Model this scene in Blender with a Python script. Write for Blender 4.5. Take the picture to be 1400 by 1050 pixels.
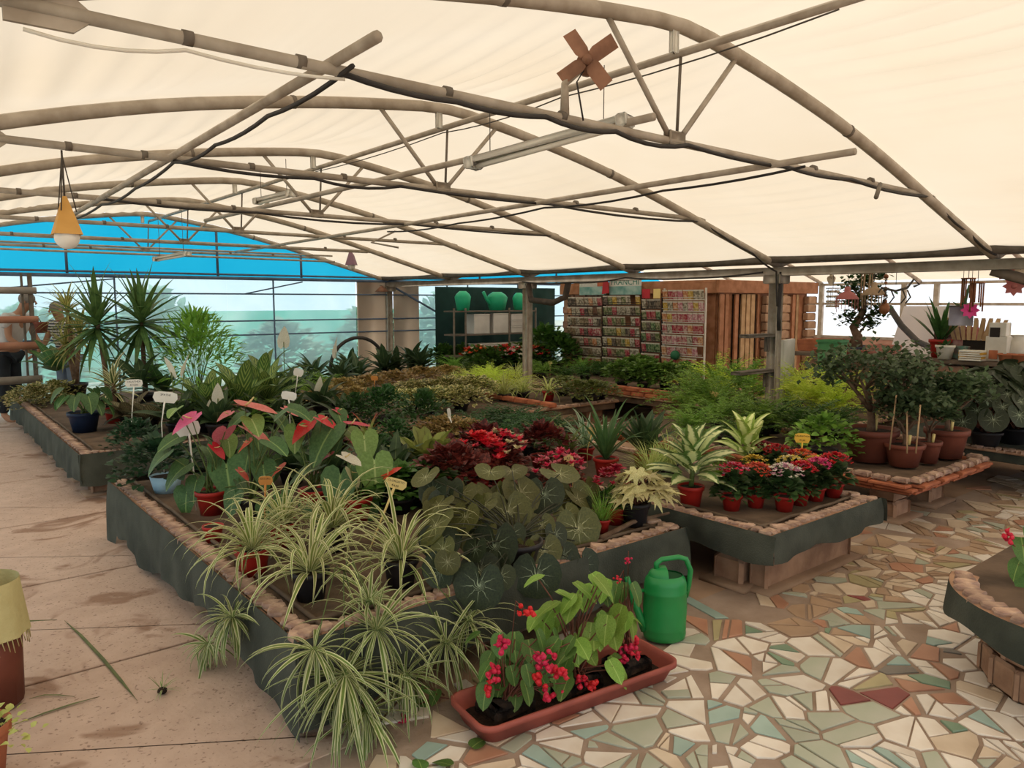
import bpy, math, random
from mathutils import Vector, Matrix
R = random.Random(7)
PI = math.pi
for o in list(bpy.data.objects): bpy.data.objects.remove(o)
C = bpy.context.scene.collection
SC = bpy.context.scene

# ---------------------------------------------------------------- camera
EYE = 1.6; FPX = 1030.0; PITCH = math.atan((525-412)/FPX); YAW = math.radians(39.03)
cam = bpy.data.cameras.new('camera'); camo = bpy.data.objects.new('camera', cam); C.objects.link(camo)
camo.location = (0, 0, EYE); camo.rotation_euler = (PI/2-PITCH, 0, -YAW)
cam.sensor_width = 36; cam.lens = FPX/1400*36; cam.clip_start = .05; cam.clip_end = 300
SC.camera = camo
# ---------------------------------------------------------------- world, sun, exposure
w = bpy.data.worlds.new('sky'); SC.world = w; w.use_nodes = True
bg = w.node_tree.nodes['Background']; bg.inputs[0].default_value = (.80, .90, 1.0, 1); bg.inputs[1].default_value = 1.5
sl = bpy.data.lights.new('sun', 'SUN'); sl.energy = 3.1; sl.angle = math.radians(3); sl.color = (1, .93, .82)
so = bpy.data.objects.new('sun', sl); C.objects.link(so); so.rotation_euler = (math.radians(28), math.radians(24), 0); so.location = (0, 0, 20)
SC.view_settings.view_transform = 'Standard'; SC.view_settings.look = 'None'
SC.view_settings.exposure = 0.06; SC.view_settings.gamma = 1.0; SC.view_settings.use_curve_mapping = False

# ---------------------------------------------------------------- pixel helpers (direction only; depth from the surface touched)
_fw = Vector((math.sin(YAW)*math.cos(PITCH), math.cos(YAW)*math.cos(PITCH), -math.sin(PITCH)))
_rt = Vector((math.cos(YAW), -math.sin(YAW), 0)); _up = _rt.cross(_fw)
def _ray(px, py): return _fw + _rt*((px-700)/FPX) - _up*((py-525)/FPX)
def at(px, py, z=0.0):
    r = _ray(px, py); t = (z-EYE)/r.z; return Vector((r.x*t, r.y*t, z))
def atX(px, py, X):
    r = _ray(px, py); t = X/r.x; return Vector((X, r.y*t, EYE+r.z*t))
def atY(px, py, Y):
    r = _ray(px, py); t = Y/r.y; return Vector((r.x*t, Y, EYE+r.z*t))
def depth(p): return (Vector(p)-Vector((0, 0, EYE))).dot(_fw)
def atD(px, py, ref):
    "point on the pixel ray at the same camera depth as ref"
    return Vector((0, 0, EYE)) + _ray(px, py)*depth(ref)

# ---------------------------------------------------------------- materials
def lin(h):
    h = h.lstrip('#'); c = [int(h[i:i+2], 16)/255 for i in (0, 2, 4)]
    return tuple((x/12.92 if x <= .04045 else ((x+.055)/1.055)**2.4) for x in c)+(1,)
MATS = {}
class NT:
    def __init__(s, name):
        s.m = bpy.data.materials.new(name); s.m.use_nodes = True; s.t = s.m.node_tree; s.t.nodes.clear()
        s.out = s.n('ShaderNodeOutputMaterial')
    def n(s, t, **k):
        x = s.t.nodes.new(t)
        for a, b in k.items(): setattr(x, a, b)
        return x
    def l(s, a, b): s.t.links.new(a, b)
    def val(s, sock, v):
        if isinstance(v, bpy.types.NodeSocket): s.l(v, sock)
        else: sock.default_value = v
    def math(s, op, a, b=0.0, c=None):
        x = s.n('ShaderNodeMath', operation=op); s.val(x.inputs[0], a); s.val(x.inputs[1], b)
        if c is not None: s.val(x.inputs[2], c)
        return x.outputs[0]
    def mix(s, f, a, b, bt='MIX'):
        x = s.n('ShaderNodeMix', data_type='RGBA', blend_type=bt); s.val(x.inputs[0], f); s.val(x.inputs[6], a); s.val(x.inputs[7], b); return x.outputs[2]
    def noise(s, scale, detail=3, vec=None, dist=0.0):
        x = s.n('ShaderNodeTexNoise'); x.inputs['Scale'].default_value = scale; x.inputs['Detail'].default_value = detail; x.inputs['Distortion'].default_value = dist
        if vec: s.l(vec, x.inputs['Vector'])
        return x.outputs['Fac']
    def ramp(s, f, a, b):
        x = s.n('ShaderNodeMapRange'); s.val(x.inputs[0], f); x.inputs[1].default_value = a; x.inputs[2].default_value = b; return x.outputs[0]
    def coord(s, k='Object'): return s.n('ShaderNodeTexCoord').outputs[k]
    def pr(s, col, rough=.7, bump=None, bs=.3, metal=0, spec=.3):
        p = s.n('ShaderNodeBsdfPrincipled'); s.val(p.inputs['Base Color'], col); s.val(p.inputs['Roughness'], rough)
        p.inputs['Metallic'].default_value = metal; p.inputs['Specular IOR Level'].default_value = spec
        if bump is not None:
            b = s.n('ShaderNodeBump'); b.inputs['Strength'].default_value = bs; b.inputs['Distance'].default_value = .01; s.l(bump, b.inputs['Height']); s.l(b.outputs[0], p.inputs['Normal'])
        return p.outputs[0]
    def done(s, sh): s.l(sh, s.out.inputs[0]); MATS[s.m.name] = s.m; return s.m

def M(name, c1, c2=None, scale=6, rough=.75, bump=0, bscale=40, metal=0, spec=.3, rnd=.12, lo=.35, hi=.65):
    "plain two-tone procedural material, slight per-object variation"
    if name in MATS: return MATS[name]
    t = NT(name); c2 = c2 or c1; co = t.coord()
    f = t.ramp(t.noise(scale, 4, co), lo, hi)
    col = t.mix(f, lin(c1), lin(c2))
    if rnd:
        r = t.n('ShaderNodeObjectInfo').outputs['Random']
        hs = t.n('ShaderNodeHueSaturation'); t.l(col, hs.inputs['Color']); t.val(hs.inputs['Value'], t.math('MULTIPLY_ADD', r, rnd*2, 1-rnd)); col = hs.outputs[0]
    b = t.noise(bscale, 3, co) if bump else None
    return t.done(t.pr(col, rough, b, bump, metal, spec))

def leafmat(name, c1, c2, pat='plain', c3=None, rough=.45, transl=.3, rnd=.2, gain=1.2):
    "uv.x across the leaf (0..1), uv.y from root to tip"
    t = NT(name); uv = t.n('ShaderNodeUVMap').outputs[0]
    sp = t.n('ShaderNodeSeparateXYZ'); t.l(uv, sp.inputs[0]); u, v = sp.outputs[0], sp.outputs[1]
    co = t.coord(); nf = t.ramp(t.noise(14, 3, co), .35, .65)
    col = t.mix(nf, lin(c1), lin(c2)); ac = t.math('ABSOLUTE', t.math('SUBTRACT', u, .5))
    if pat == 'edge': col = t.mix(t.ramp(ac, .22, .34), col, lin(c3))
    elif pat == 'mid': col = t.mix(t.ramp(ac, .2, .1), col, lin(c3))
    elif pat == 'rib': col = t.mix(t.ramp(ac, .035, .012), col, lin(c3))
    elif pat == 'radial':
        fr = t.math('ABSOLUTE', t.math('SUBTRACT', t.math('FRACT', t.math('MULTIPLY', u, 9)), .5))
        wd = t.math('MULTIPLY', t.ramp(t.math('MULTIPLY', fr, v), .026, .008), t.ramp(v, .75, .25))
        col = t.mix(wd, col, lin(c3)); col = t.mix(t.ramp(v, .07, .03), col, lin(c3))
    elif pat == 'dief':
        nn = t.math('ADD', t.math('MULTIPLY', ac, 1.5), t.math('MULTIPLY', t.noise(38, 4, co), .55))
        col = t.mix(t.ramp(nn, .75, .55), col, lin(c3))
    elif pat == 'zeb':
        ww = t.math('SINE', t.math('ADD', t.math('MULTIPLY', v, 46), t.math('MULTIPLY', ac, -30)))
        col = t.mix(t.math('MULTIPLY', t.ramp(ww, .1, .6), t.ramp(ac, .45, .3)), col, lin(c3))
    elif pat == 'speck': col = t.mix(t.ramp(t.noise(60, 3, co), .48, .58), col, lin(c3))
    elif pat == 'tipred': col = t.mix(t.ramp(v, .45, .8), col, lin(c3))
    r = t.n('ShaderNodeObjectInfo').outputs['Random']
    hs = t.n('ShaderNodeHueSaturation'); t.l(col, hs.inputs['Color']); t.val(hs.inputs['Value'], t.math('MULTIPLY_ADD', r, rnd*2*gain, gain*(1-rnd)))
    t.val(hs.inputs['Hue'], t.math('MULTIPLY_ADD', r, .02, .49)); col = hs.outputs[0]
    p = t.pr(col, rough, None, 0, 0, .35)
    tr = t.n('ShaderNodeBsdfTranslucent'); t.l(col, tr.inputs[0])
    mx = t.n('ShaderNodeMixShader'); mx.inputs[0].default_value = transl; t.l(p, mx.inputs[1]); t.l(tr.outputs[0], mx.inputs[2])
    return t.done(mx.outputs[0])

# ---------------------------------------------------------------- mesh builder
class MB:
    def __init__(s): s.v = []; s.f = []; s.uv = []; s.mi = []
    def add(s, g, mat=None, mi=0):
        vs, fs, us = g; b = len(s.v)
        s.v += [tuple(mat @ Vector(p)) for p in vs] if mat is not None else vs
        s.f += [tuple(i+b for i in f) for f in fs]; s.mi += [mi]*len(fs)
        s.uv += us if us else [(.5, .5)]*len(vs)
        return s
    def mesh(s, name, mats, smooth=True):
        me = bpy.data.meshes.new(name); me.from_pydata(s.v, [], s.f)
        for m in (mats if isinstance(mats, (list, tuple)) else [mats]): me.materials.append(m)
        if any(s.mi): me.polygons.foreach_set('material_index', s.mi)
        li = [0]*len(me.loops); me.loops.foreach_get('vertex_index', li)
        ul = me.uv_layers.new(name='UVMap'); flat = [0.0]*(2*len(li))
        for k, i in enumerate(li): flat[2*k], flat[2*k+1] = s.uv[i]
        ul.data.foreach_set('uv', flat)
        if smooth: me.polygons.foreach_set('use_smooth', [True]*len(me.polygons))
        me.update(); return me
    def obj(s, name, mats, parent=None, smooth=True): return mkobj(name, s.mesh(name, mats, smooth), parent)
def mkobj(name, me, parent=None, mat=None):
    o = bpy.data.objects.new(name, me); C.objects.link(o)
    if parent: o.parent = parent
    if mat is not None: o.matrix_local = mat
    return o
def tag(o, label=None, cat=None, group=None, kind=None):
    if label: o['label'] = label
    if cat: o['category'] = cat
    if group: o['group'] = group
    if kind: o['kind'] = kind
    return o
def thing(name, label, cat, loc=(0, 0, 0), rz=0, group=None, s=1):
    o = bpy.data.objects.new(name, None); o.empty_display_size = .1; C.objects.link(o); o.location = loc; o.rotation_euler = (0, 0, rz); o.scale = (s, s, s)
    return tag(o, label, cat, group)
def dup(o, loc=None, rz=None, s=None, label=None, parent=None, group=None):
    c = o.copy(); C.objects.link(c); c.parent = parent
    if parent is None:
        if loc is not None: c.location = loc
        if rz is not None: c.rotation_euler = (c.rotation_euler[0], c.rotation_euler[1], rz)
        if s is not None: c.scale = s if isinstance(s, (tuple, list)) else (s, s, s)
        if label: c['label'] = label
        if group: c['group'] = group
    for ch in o.children: dup(ch, parent=c)
    return c
def T(x, y, z): return Matrix.Translation((x, y, z))
def RZ(a): return Matrix.Rotation(a, 4, 'Z')
def RY(a): return Matrix.Rotation(a, 4, 'Y')
def RX(a): return Matrix.Rotation(a, 4, 'X')
def SCL(x, y=None, z=None):
    y = x if y is None else y; z = x if z is None else z
    return Matrix.Diagonal((x, y, z, 1))

# ---------------------------------------------------------------- primitives -> (verts, faces, uvs)
def box(c, s, b=0.0):
    x, y, z = c; a, d, h = s[0]/2, s[1]/2, s[2]/2
    if b <= 0:
        v = [(x+i*a, y+j*d, z+k*h) for k in (-1, 1) for j in (-1, 1) for i in (-1, 1)]
        return v, [(0, 2, 3, 1), (4, 5, 7, 6), (0, 1, 5, 4), (2, 6, 7, 3), (0, 4, 6, 2), (1, 3, 7, 5)], None
    v = []
    for k, ins in ((-h, b), (-h+b, 0), (h-b, 0), (h, b)):
        aa, dd = a-ins, d-ins
        for (i, j) in ((-1, -1), (1, -1), (1, 1), (-1, 1)):
            v += [(x+i*aa-(i*b if (i*j > 0) else 0), y+j*dd-(0 if i*j > 0 else j*b), z+k), (x+i*aa-(0 if i*j > 0 else i*b), y+j*dd-(j*b if i*j > 0 else 0), z+k)]
    f = [tuple(range(7, -1, -1)), tuple(range(24, 32))]
    for r in range(3):
        for i in range(8): f.append((r*8+i, r*8+(i+1) % 8, r*8+8+(i+1) % 8, r*8+8+i))
    return v, f, None
def tube(path, rad, n=6, cap=True):
    P = [Vector(p) for p in path]; v = []; f = []; u = []
    t0 = (P[1]-P[0]).normalized(); up = Vector((0, 0, 1)) if abs(t0.z) < .9 else Vector((1, 0, 0))
    for i, p in enumerate(P):
        t = (P[min(i+1, len(P)-1)]-P[max(i-1, 0)])
        t = t.normalized() if t.length > 1e-9 else t0
        a = t.cross(up)
        if a.length < 1e-5: a = t.cross(Vector((0, 1, .1)))
        a.normalize(); b = a.cross(t).normalized(); up = b
        r = rad[i] if isinstance(rad, (list, tuple)) else rad
        for k in range(n):
            q = p + (a*math.cos(2*PI*k/n)+b*math.sin(2*PI*k/n))*r; v.append(tuple(q)); u.append((k/n, i/max(1, len(P)-1)))
    for i in range(len(P)-1):
        for k in range(n): f.append((i*n+k, i*n+(k+1) % n, (i+1)*n+(k+1) % n, (i+1)*n+k))
    if cap: f.append(tuple(range(n-1, -1, -1))); f.append(tuple(range((len(P)-1)*n, len(P)*n)))
    return v, f, u
def lathe(prof, n=20, cx=0, cy=0):
    v = []; f = []
    for (r, z) in prof:
        for k in range(n): v.append((cx+r*math.cos(2*PI*k/n), cy+r*math.sin(2*PI*k/n), z))
    for i in range(len(prof)-1):
        for k in range(n): f.append((i*n+k, i*n+(k+1) % n, (i+1)*n+(k+1) % n, (i+1)*n+k))
    return v, f, None
def ball(c, r, n=8, m=6, sz=1.0):
    pr = [(max(1e-4, r*math.sin(PI*i/m)), -r*sz*math.cos(PI*i/m)) for i in range(m+1)]
    v, f, _ = lathe(pr, n); return [(a+c[0], b+c[1], d+c[2]) for a, b, d in v], f, None
def prism(poly, z0, z1, bev=0):
    n = len(poly); cx = sum(p[0] for p in poly)/n; cy = sum(p[1] for p in poly)/n
    k = 1-bev
    v = [(x, y, z0) for x, y in poly]+[(x, y, z1-(.3*(z1-z0) if bev else 0)) for x, y in poly]
    f = [tuple(range(n-1, -1, -1))]+[(i, (i+1) % n, n+(i+1) % n, n+i) for i in range(n)]
    if bev:
        v += [(cx+(x-cx)*k, cy+(y-cy)*k, z1) for x, y in poly]
        f += [(n+i, n+(i+1) % n, 2*n+(i+1) % n, 2*n+i) for i in range(n)]; f.append(tuple(range(2*n, 3*n)))
    else: f.append(tuple(range(n, 2*n)))
    return v, f, None
def grid(nx, ny, fn):
    v = []; u = []; f = []
    for j in range(ny+1):
        for i in range(nx+1):
            v.append(tuple(fn(i/nx, j/ny))); u.append((i/nx, j/ny))
    for j in range(ny):
        for i in range(nx):
            a = j*(nx+1)+i; f.append((a, a+1, a+nx+2, a+nx+1))
    return v, f, u
def bend(p0, p1, sag, n=8):
    a, b = Vector(p0), Vector(p1); return [a.lerp(b, i/n)+Vector((0, 0, -sag*4*(i/n)*(1-i/n))) for i in range(n+1)]
_txt = {}
def text(name, body, size, mat, parent, matrix, ext=.0004):
    cu = bpy.data.curves.new(name, 'FONT'); cu.body = body; cu.size = size; cu.align_x = 'CENTER'; cu.align_y = 'CENTER'; cu.extrude = ext; cu.resolution_u = 2
    o = bpy.data.objects.new(name, cu); C.objects.link(o)
    dg = bpy.context.evaluated_depsgraph_get(); me = bpy.data.meshes.new_from_object(o.evaluated_get(dg)); bpy.data.objects.remove(o)
    me.materials.append(mat); return mkobj(name, me, parent, matrix)
# ================================================================ MATERIALS
metal = M('galvanised', '#b3a797', '#978a79', 9, .55, rnd=.05)
metald = M('dark_pipe', '#776d61', '#60574c', 9, .6, rnd=.05)
rubber = M('black_hose', '#2c2927', '#3a3532', 9, .6)
wire = M('grey_cable', '#4b4640', '#5c554c', 9, .6)
whitep = M('white_plastic', '#e6e2d6', '#d8d2c4', 5, .45)
stone = M('rim_stone', '#bda08a', '#94776a', 18, .95, .7, 50, rnd=.22)
pier_m = M('pier_block', '#b08c72', '#8d6c57', 7, .95, .5, 40, rnd=.12)
terra = M('terracotta', '#b8704e', '#9a5a40', 9, .85, .2, 50)
drape_m = M('shade_cloth', '#4c4f46', '#363a33', 5, .9, .35, 120, rnd=.05)
soil_m = M('soil', '#3a2c22', '#231a14', 30, 1, .8, 80)
boardm = M('bed_board', '#6e5b4b', '#4e4034', 5, .95, .3, 50)
redpot = M('red_pot', '#a8281f', '#8f1f1a', 5, .45)
blackpot = M('black_pot', '#211e20', '#2d292a', 5, .45)
brownpot = M('brown_pot', '#7c4434', '#663528', 5, .6)
bluepot = M('blue_pot', '#1d2b45', '#172238', 5, .45)
paleblue = M('pale_blue_pot', '#8fb4cc', '#a8c6d6', 5, .45)
whitepot = M('white_pot', '#d9d3c6', '#c8c0b0', 5, .45)
wood = M('orange_wood', '#b07c5c', '#946444', 8, .7, .2, 30)
palewood = M('pale_wood', '#c0a07a', '#a4845f', 8, .75, .2, 30)
bark = M('bark', '#7d6450', '#5b4636', 16, .9, .5, 40)
ink = M('ink', '#2c2622', rough=.8, rnd=0)
tag_w = M('tag_white', '#efece2', '#e2ddd0', 5, .5)
tag_y = M('tag_yellow', '#e8cf8a', '#dcc078', 5, .5)
tag_k = M('tag_bright_yellow', '#ecc24a', '#e0b440', 5, .5)
tag_o = M('tag_orange', '#c98a45', '#b87838', 5, .5)

# roof cloth: light comes through it
t = NT('roof_cloth'); co = t.coord(); n1 = t.ramp(t.noise(.7, 4, co), .3, .7)
col = t.mix(n1, lin('#f6ead6'), lin('#efe0c8'))
d = t.n('ShaderNodeBsdfDiffuse'); t.l(col, d.inputs[0]); tr = t.n('ShaderNodeBsdfTranslucent'); t.l(t.mix(1, col, (.77, .71, .655, 1), 'MULTIPLY'), tr.inputs[0])
mx = t.n('ShaderNodeMixShader'); mx.inputs[0].default_value = .62; t.l(d.outputs[0], mx.inputs[1]); t.l(tr.outputs[0], mx.inputs[2]); roof_m = t.done(mx.outputs[0])
def film(name, c, transp, tr_c=None, noise=3):
    t = NT(name); co = t.coord(); n1 = t.ramp(t.noise(noise, 5, co, .6), .3, .7)
    col = t.mix(n1, lin(c), lin(tr_c or c))
    tl = t.n('ShaderNodeBsdfTranslucent'); t.l(col, tl.inputs[0]); d = t.n('ShaderNodeBsdfDiffuse'); t.l(col, d.inputs[0])
    m1 = t.n('ShaderNodeMixShader'); m1.inputs[0].default_value = .75; t.l(d.outputs[0], m1.inputs[1]); t.l(tl.outputs[0], m1.inputs[2])
    tp = t.n('ShaderNodeBsdfTransparent'); t.l(t.mix(.5, col, (1, 1, 1, 1)), tp.inputs[0])
    m2 = t.n('ShaderNodeMixShader'); m2.inputs[0].default_value = transp; t.l(m1.outputs[0], m2.inputs[1]); t.l(tp.outputs[0], m2.inputs[2]); return t.done(m2.outputs[0])
blue_m = film('blue_film', '#22bcea', .0, '#34caf2', .6)
clear_m = film('clear_film', '#c4e4e6', .52, '#dcf1f1', 1.2)
side_m = film('side_film', '#eef4fa', .45, '#ffffff', 1.2)

# ================================================================ SHELL
ARC = [(-1.1, 1.96), (-.4, 2.17), (.35, 2.42), (1.09, 2.62), (1.76, 2.75), (2.45, 2.85), (3.0, 2.90), (3.45, 2.85), (4.0, 2.76), (4.55, 2.65), (5.2, 2.49), (6.0, 2.27), (6.7, 2.08), (7.1, 1.97)]
def arcz(x):
    "smooth (Catmull-Rom) height of an arch above local span coordinate x"
    x = max(-1.1, min(7.1, x))
    for i in range(len(ARC)-1):
        if x <= ARC[i+1][0]+1e-9: break
    p = [ARC[max(0, min(len(ARC)-1, i+k))] for k in (-1, 0, 1, 2)]
    t = (x-p[1][0])/(p[2][0]-p[1][0])
    m1 = (p[2][1]-p[0][1])/max(1e-6, p[2][0]-p[0][0])*(p[2][0]-p[1][0]); m2 = (p[3][1]-p[1][1])/max(1e-6, p[3][0]-p[1][0])*(p[2][0]-p[1][0])
    return (2*t**3-3*t*t+1)*p[1][1]+(t**3-2*t*t+t)*m1+(-2*t**3+3*t*t)*p[2][1]+(t**3-t*t)*m2
SPAN = 8.2; YA = [.4, 2.4, 4.4, 6.4, 8.4, 10.4, 12.4]; YB = 12.4
def roofcloth(ox, name):
    mb = MB(); nx, ny = 200, 132; y0, y1 = -3.6, 12.42
    def fn(a, b):
        x = -1.1+8.2*a; y = y0+(y1-y0)*b; k = ((y-.4)/2.0) % 1.0; s = 4*k*(1-k)
        e = min(1, (x+1.1)/1.2, (7.1-x)/.5+.2)
        z = arcz(x)+.045-.06*s*e
        rr = (x-3)
        z += s*.02*math.sin(x*34+2.2*math.sin(y*.9)+.7*math.sin(x*7))*(.5+.5*math.sin(x*2.1+int((y-.4)//2)*1.7)) + s*.01*math.sin(x*71+y*1.1)*(.5+.5*math.sin(x*3.3+y))
        z += .008*math.sin(x*5+y*3.1)*s
        return (x+ox, y, z)
    mb.add(grid(nx, ny, fn)); return tag(mb.obj(name, roof_m), kind='structure')
roofcloth(0, 'ceiling'); roofcloth(SPAN, 'ceiling')

ARL = {.4: 'steel roof arch standing nearest the round-ended bed', 2.4: 'steel roof arch carrying the rusty fan and the long tube lamp', 4.4: 'steel roof arch meeting the shelf column, hung with the yellow pendant', 6.4: 'steel roof arch landing on the gutter beam between two columns', 8.4: 'steel roof arch meeting the column before the dark netting', 10.4: 'steel roof arch before the far tube lamp', 12.4: 'end roof arch framing the blue gable film'}
def arch(ox, y, truss=True, lab=''):
    o = thing('roof_arch', ARL[y] if ox == 0 else 'grey steel roof arch of the adjoining bay beyond the gutter beam', 'roof arch', (ox, y, 0), group='arches of the hall roof' if ox == 0 else 'arches of the adjoining bay roof')
    xs = [-1.1+8.2*i/40 for i in range(41)]
    MB().add(tube([(x, 0, arcz(x)) for x in xs], .036, 8)).obj('arch_tube', metal, o)
    for xc in (-.2, 1.9, 4.6):
        MB().add(tube([(x, 0, arcz(x)) for x in (xc-.012, xc+.012)], .039, 8)).obj('sleeve', metald, o)
    if truss:
        zc = 2.37
        MB().add(tube([(.22, 0, zc), (5.86, 0, zc-.02)], .02, 8)).obj('tie_bar', metal, o)
        for a, b in (((2.48, 0, arcz(2.48)-.02), (2.92, 0, zc)), ((3.42, 0, arcz(3.42)-.02), (2.98, 0, zc))):
            MB().add(tube([a, b], .014, 6)).obj('brace', metal, o)
        MB().add(tube([(3.02, .03, arcz(3.0)-.1), (2.99, .02, zc)], .008, 6)).obj('hanger_rod', metald, o)
        MB().add(box((2.95, 0, zc+.005), (.12, .05, .07), .008)).obj('gusset', metal, o)
        MB().add(box((2.93, 0, 2.83), (.045, .03, .13), .004)).obj('purlin_bracket', whitep, o)
        MB().add(prism([(-.02, -.05), (.14, -.05), (.2, 0), (.14, .045), (-.02, .03)], -.008, .008), T(.28, 0, zc) @ RX(PI/2)).obj('end_plate', metal, o, False)
        for x in (.7, 1.05, 1.62, 2.2, 4.2, 4.9):
            MB().add(tube([(x, 0, zc), (x+.03, 0, zc)], .023, 8)).obj('clamp_tape', metald, o)
    return o
for y in YA: arch(0, y, y > 1)
for y in YA[:6]: arch(SPAN, y, False)
# longitudinal pipes
def pipe(name, label, path, r, m=metal, group=None, cat='pipe', n=8):
    return tag(MB().add(tube(path, r, n)).obj(name, m), label, cat, group)
pipe('ridge_pipe', 'long ridge pipe running under the apex of the arches', [(3.02, 1.2, 2.79), (3.0, 12.3, 2.79)], .02)
pipe('irrigation_pipe', 'open-ended pipe slung under the tie bars towards the blue gable', [(1.18, 2.1, 2.395), (1.22, 7.8, 2.335)], .019)
pipe('irrigation_pipe', 'long pipe slung under the tie bars above the middle beds', [(3.72, 1.9, 2.335), (3.98, 11.5, 2.335)], .018)
pipe('irrigation_pipe', 'short pipe beside the hanging tube lamp', [(2.68, 2.3, 2.42), (2.45, 7.9, 2.405)], .019)
# cables that follow the pipes
def cable(label, pts, r=.007, m=rubber, name='cable', n=5, cat='cable', group=None):
    P = []
    for i in range(len(pts)-1): P += bend(pts[i], pts[i+1], .012+.02*R.random(), 5)[:-1]
    P.append(Vector(pts[-1])); return tag(MB().add(tube(P, r, n)).obj(name, m), label, cat, group)
cable('black irrigation hose tied below the open-ended roof pipe', [(1.2, 2.3, 2.36), (1.19, 3.0, 2.33), (1.21, 3.7, 2.33), (1.2, 4.35, 2.34), (1.2, 5.2, 2.30), (1.22, 6.3, 2.31), (1.2, 7.6, 2.3)], .009)
cable('black irrigation hose following the pipe above the middle beds', [(3.78, 2.2, 2.31), (3.83, 3.2, 2.3), (3.88, 4.4, 2.31), (3.92, 5.6, 2.29), (3.95, 6.9, 2.31)], .008)
cable('black hose along the first tie bar with joints', [(1.2, 2.37, 2.35), (1.65, 2.36, 2.33), (2.1, 2.37, 2.345), (2.5, 2.36, 2.34), (3.0, 2.36, 2.345), (3.9, 2.37, 2.34), (4.6, 2.37, 2.345), (5.8, 2.38, 2.345), (6.5, 2.38, 2.13), (7.02, 2.36, 1.98)], .011)
cable('black hose clipped along the second tie bar', [(1.2, 4.37, 2.35), (2.0, 4.36, 2.335), (2.6, 4.36, 2.345), (3.9, 4.37, 2.335), (5.8, 4.38, 2.33), (6.6, 4.36, 2.07), (6.98, 4.33, 1.9), (7.02, 4.33, 1.55)], .010)
cable('black hose clipped along the third tie bar', [(1.2, 6.37, 2.36), (2.4, 6.36, 2.34), (3.9, 6.37, 2.34), (5.8, 6.38, 2.33)], .010)
cable('thin wire slung beside the ridge pipe', [(2.95, 1.6, 2.74), (2.95, 3.2, 2.73), (2.96, 4.4, 2.74), (2.95, 6.4, 2.74)], .004, wire)
cable('white cable sagging from the near end of the tie bar', [(.3, 2.38, 2.30), (.7, 2.37, 2.325), (1.2, 2.36, 2.33)], .006, whitep)
cable('black cable drooping below the gutter beam', [(7.0, 4.5, 1.9), (6.98, 5.4, 1.86), (6.98, 6.4, 1.89), (6.99, 7.4, 1.85), (7.0, 8.4, 1.88)], .010)
tag(MB().add(tube([(4.9, 2.33, 2.34), (4.75, 2.28, 2.24)], .014, 8)).obj('valve_nozzle', metald), 'small valve nozzle dangling under the near tie bar', 'nozzle')
pipe('end_pipe_bracket', 'bent grey bracket hanging below the third tie bar', [(4.1, 7.0, 2.33), (3.82, 7.0, 2.2), (4.05, 6.85, 2.15)], .01)
# gutter beam and columns
gb = thing('gutter_beam', 'long grey gutter beam carried by square columns', 'beam', (7.1, 0, 0))
MB().add(box((0, 4.4, 1.905), (.1, 16.2, .09), .006)).obj('beam', metal, gb)
MB().add(box((0, 4.4, 2.0), (.3, 16.2, .02))).obj('gutter', metald, gb)
for s in (-1, 1): MB().add(box((s*.15, 4.4, 2.03), (.012, 16.2, .08))).obj('gutter_lip', metald, gb)
for i, y in enumerate((.4, 4.4, 8.4, 12.4)):
    lab = {.4: 'grey square steel column beside the wind chimes', 4.4: 'grey square steel column rising from the ferns, with a small shelf', 8.4: 'grey square steel column in front of the dark green netting', 12.4: 'grey square steel column between the beige gable panels'}[y]
    c = thing('steel_column', lab, 'column', (7.1, y, 0), group='columns under the gutter beam')
    MB().add(box((0, 0, .93), (.11, .11, 1.86), .008)).obj('post', metal, c)
    MB().add(box((0, 0, 1.83), (.2, .2, .1), .01)).obj('head_plate', metal, c)
    MB().add(box((0, 0, .01), (.2, .2, .02), .004)).obj('base_plate', metald, c)
    if y == 4.4:
        for z, L in ((1.25, .5), (.88, .62)):
            MB().add(box((-L/2-.02, .02, z), (L, .12, .035), .004)).obj('shelf_arm', metald, c)
            MB().add(box((-.10, .02, z-.09), (.05, .04, .16), .004)).obj('shelf_bracket', metald, c)
        MB().add(tube(bend((-.03, -.07, 1.9), (-.05, -.07, 1.45), -.0)+[(-.03, -.07, 1.3)], .02, 6)).obj('drain_hose', rubber, c)
for y in (.4, 8.4):
    pass
MB().add(tube([(7.05, 8.33, 1.85), (7.0, 8.2, 1.62), (7.05, 7.8, 1.58), (7.1, 7.6, 1.66), (7.12, 7.55, 1.9)], .045, 8)).obj('drain_elbow', M('dirty_pipe', '#54483e', '#3c332c', 9, .7))
tag(bpy.data.objects['drain_elbow'], 'dirty looping drain pipe hanging from the gutter beside the column', 'drain pipe')

# ---- floors
t = NT('concrete'); co = t.coord('Object'); n1 = t.ramp(t.noise(1.1, 5, co, .4), .35, .65); n2 = t.ramp(t.noise(9, 5, co), .3, .7); n3 = t.ramp(t.noise(2.3, 4, co, 1.2), .56, .64)
col = t.mix(n1, lin('#c3a795'), lin('#d2b6a4')); col = t.mix(t.math('MULTIPLY', n2, .35), col, lin('#a08472')); col = t.mix(t.math('MULTIPLY', n3, .8), col, lin('#8a6750'))
col = t.mix(t.math('MULTIPLY', t.ramp(t.noise(60, 2, co), .62, .7), .6), col, lin('#6b5140'))
conc = t.done(t.pr(col, .72, t.noise(50, 4, co), .25))
gm = MB().add(box((6, 5, -.15), (60, 60, .2)))
tag(gm.obj('floor', conc, smooth=False), kind='structure')
fl = bpy.data.objects['floor']
ys = [-2.5, -.2, 1.0, 2.35, 3.6, 4.9, 6.3, 7.9, 9.4, 11, 12.4]
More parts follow.
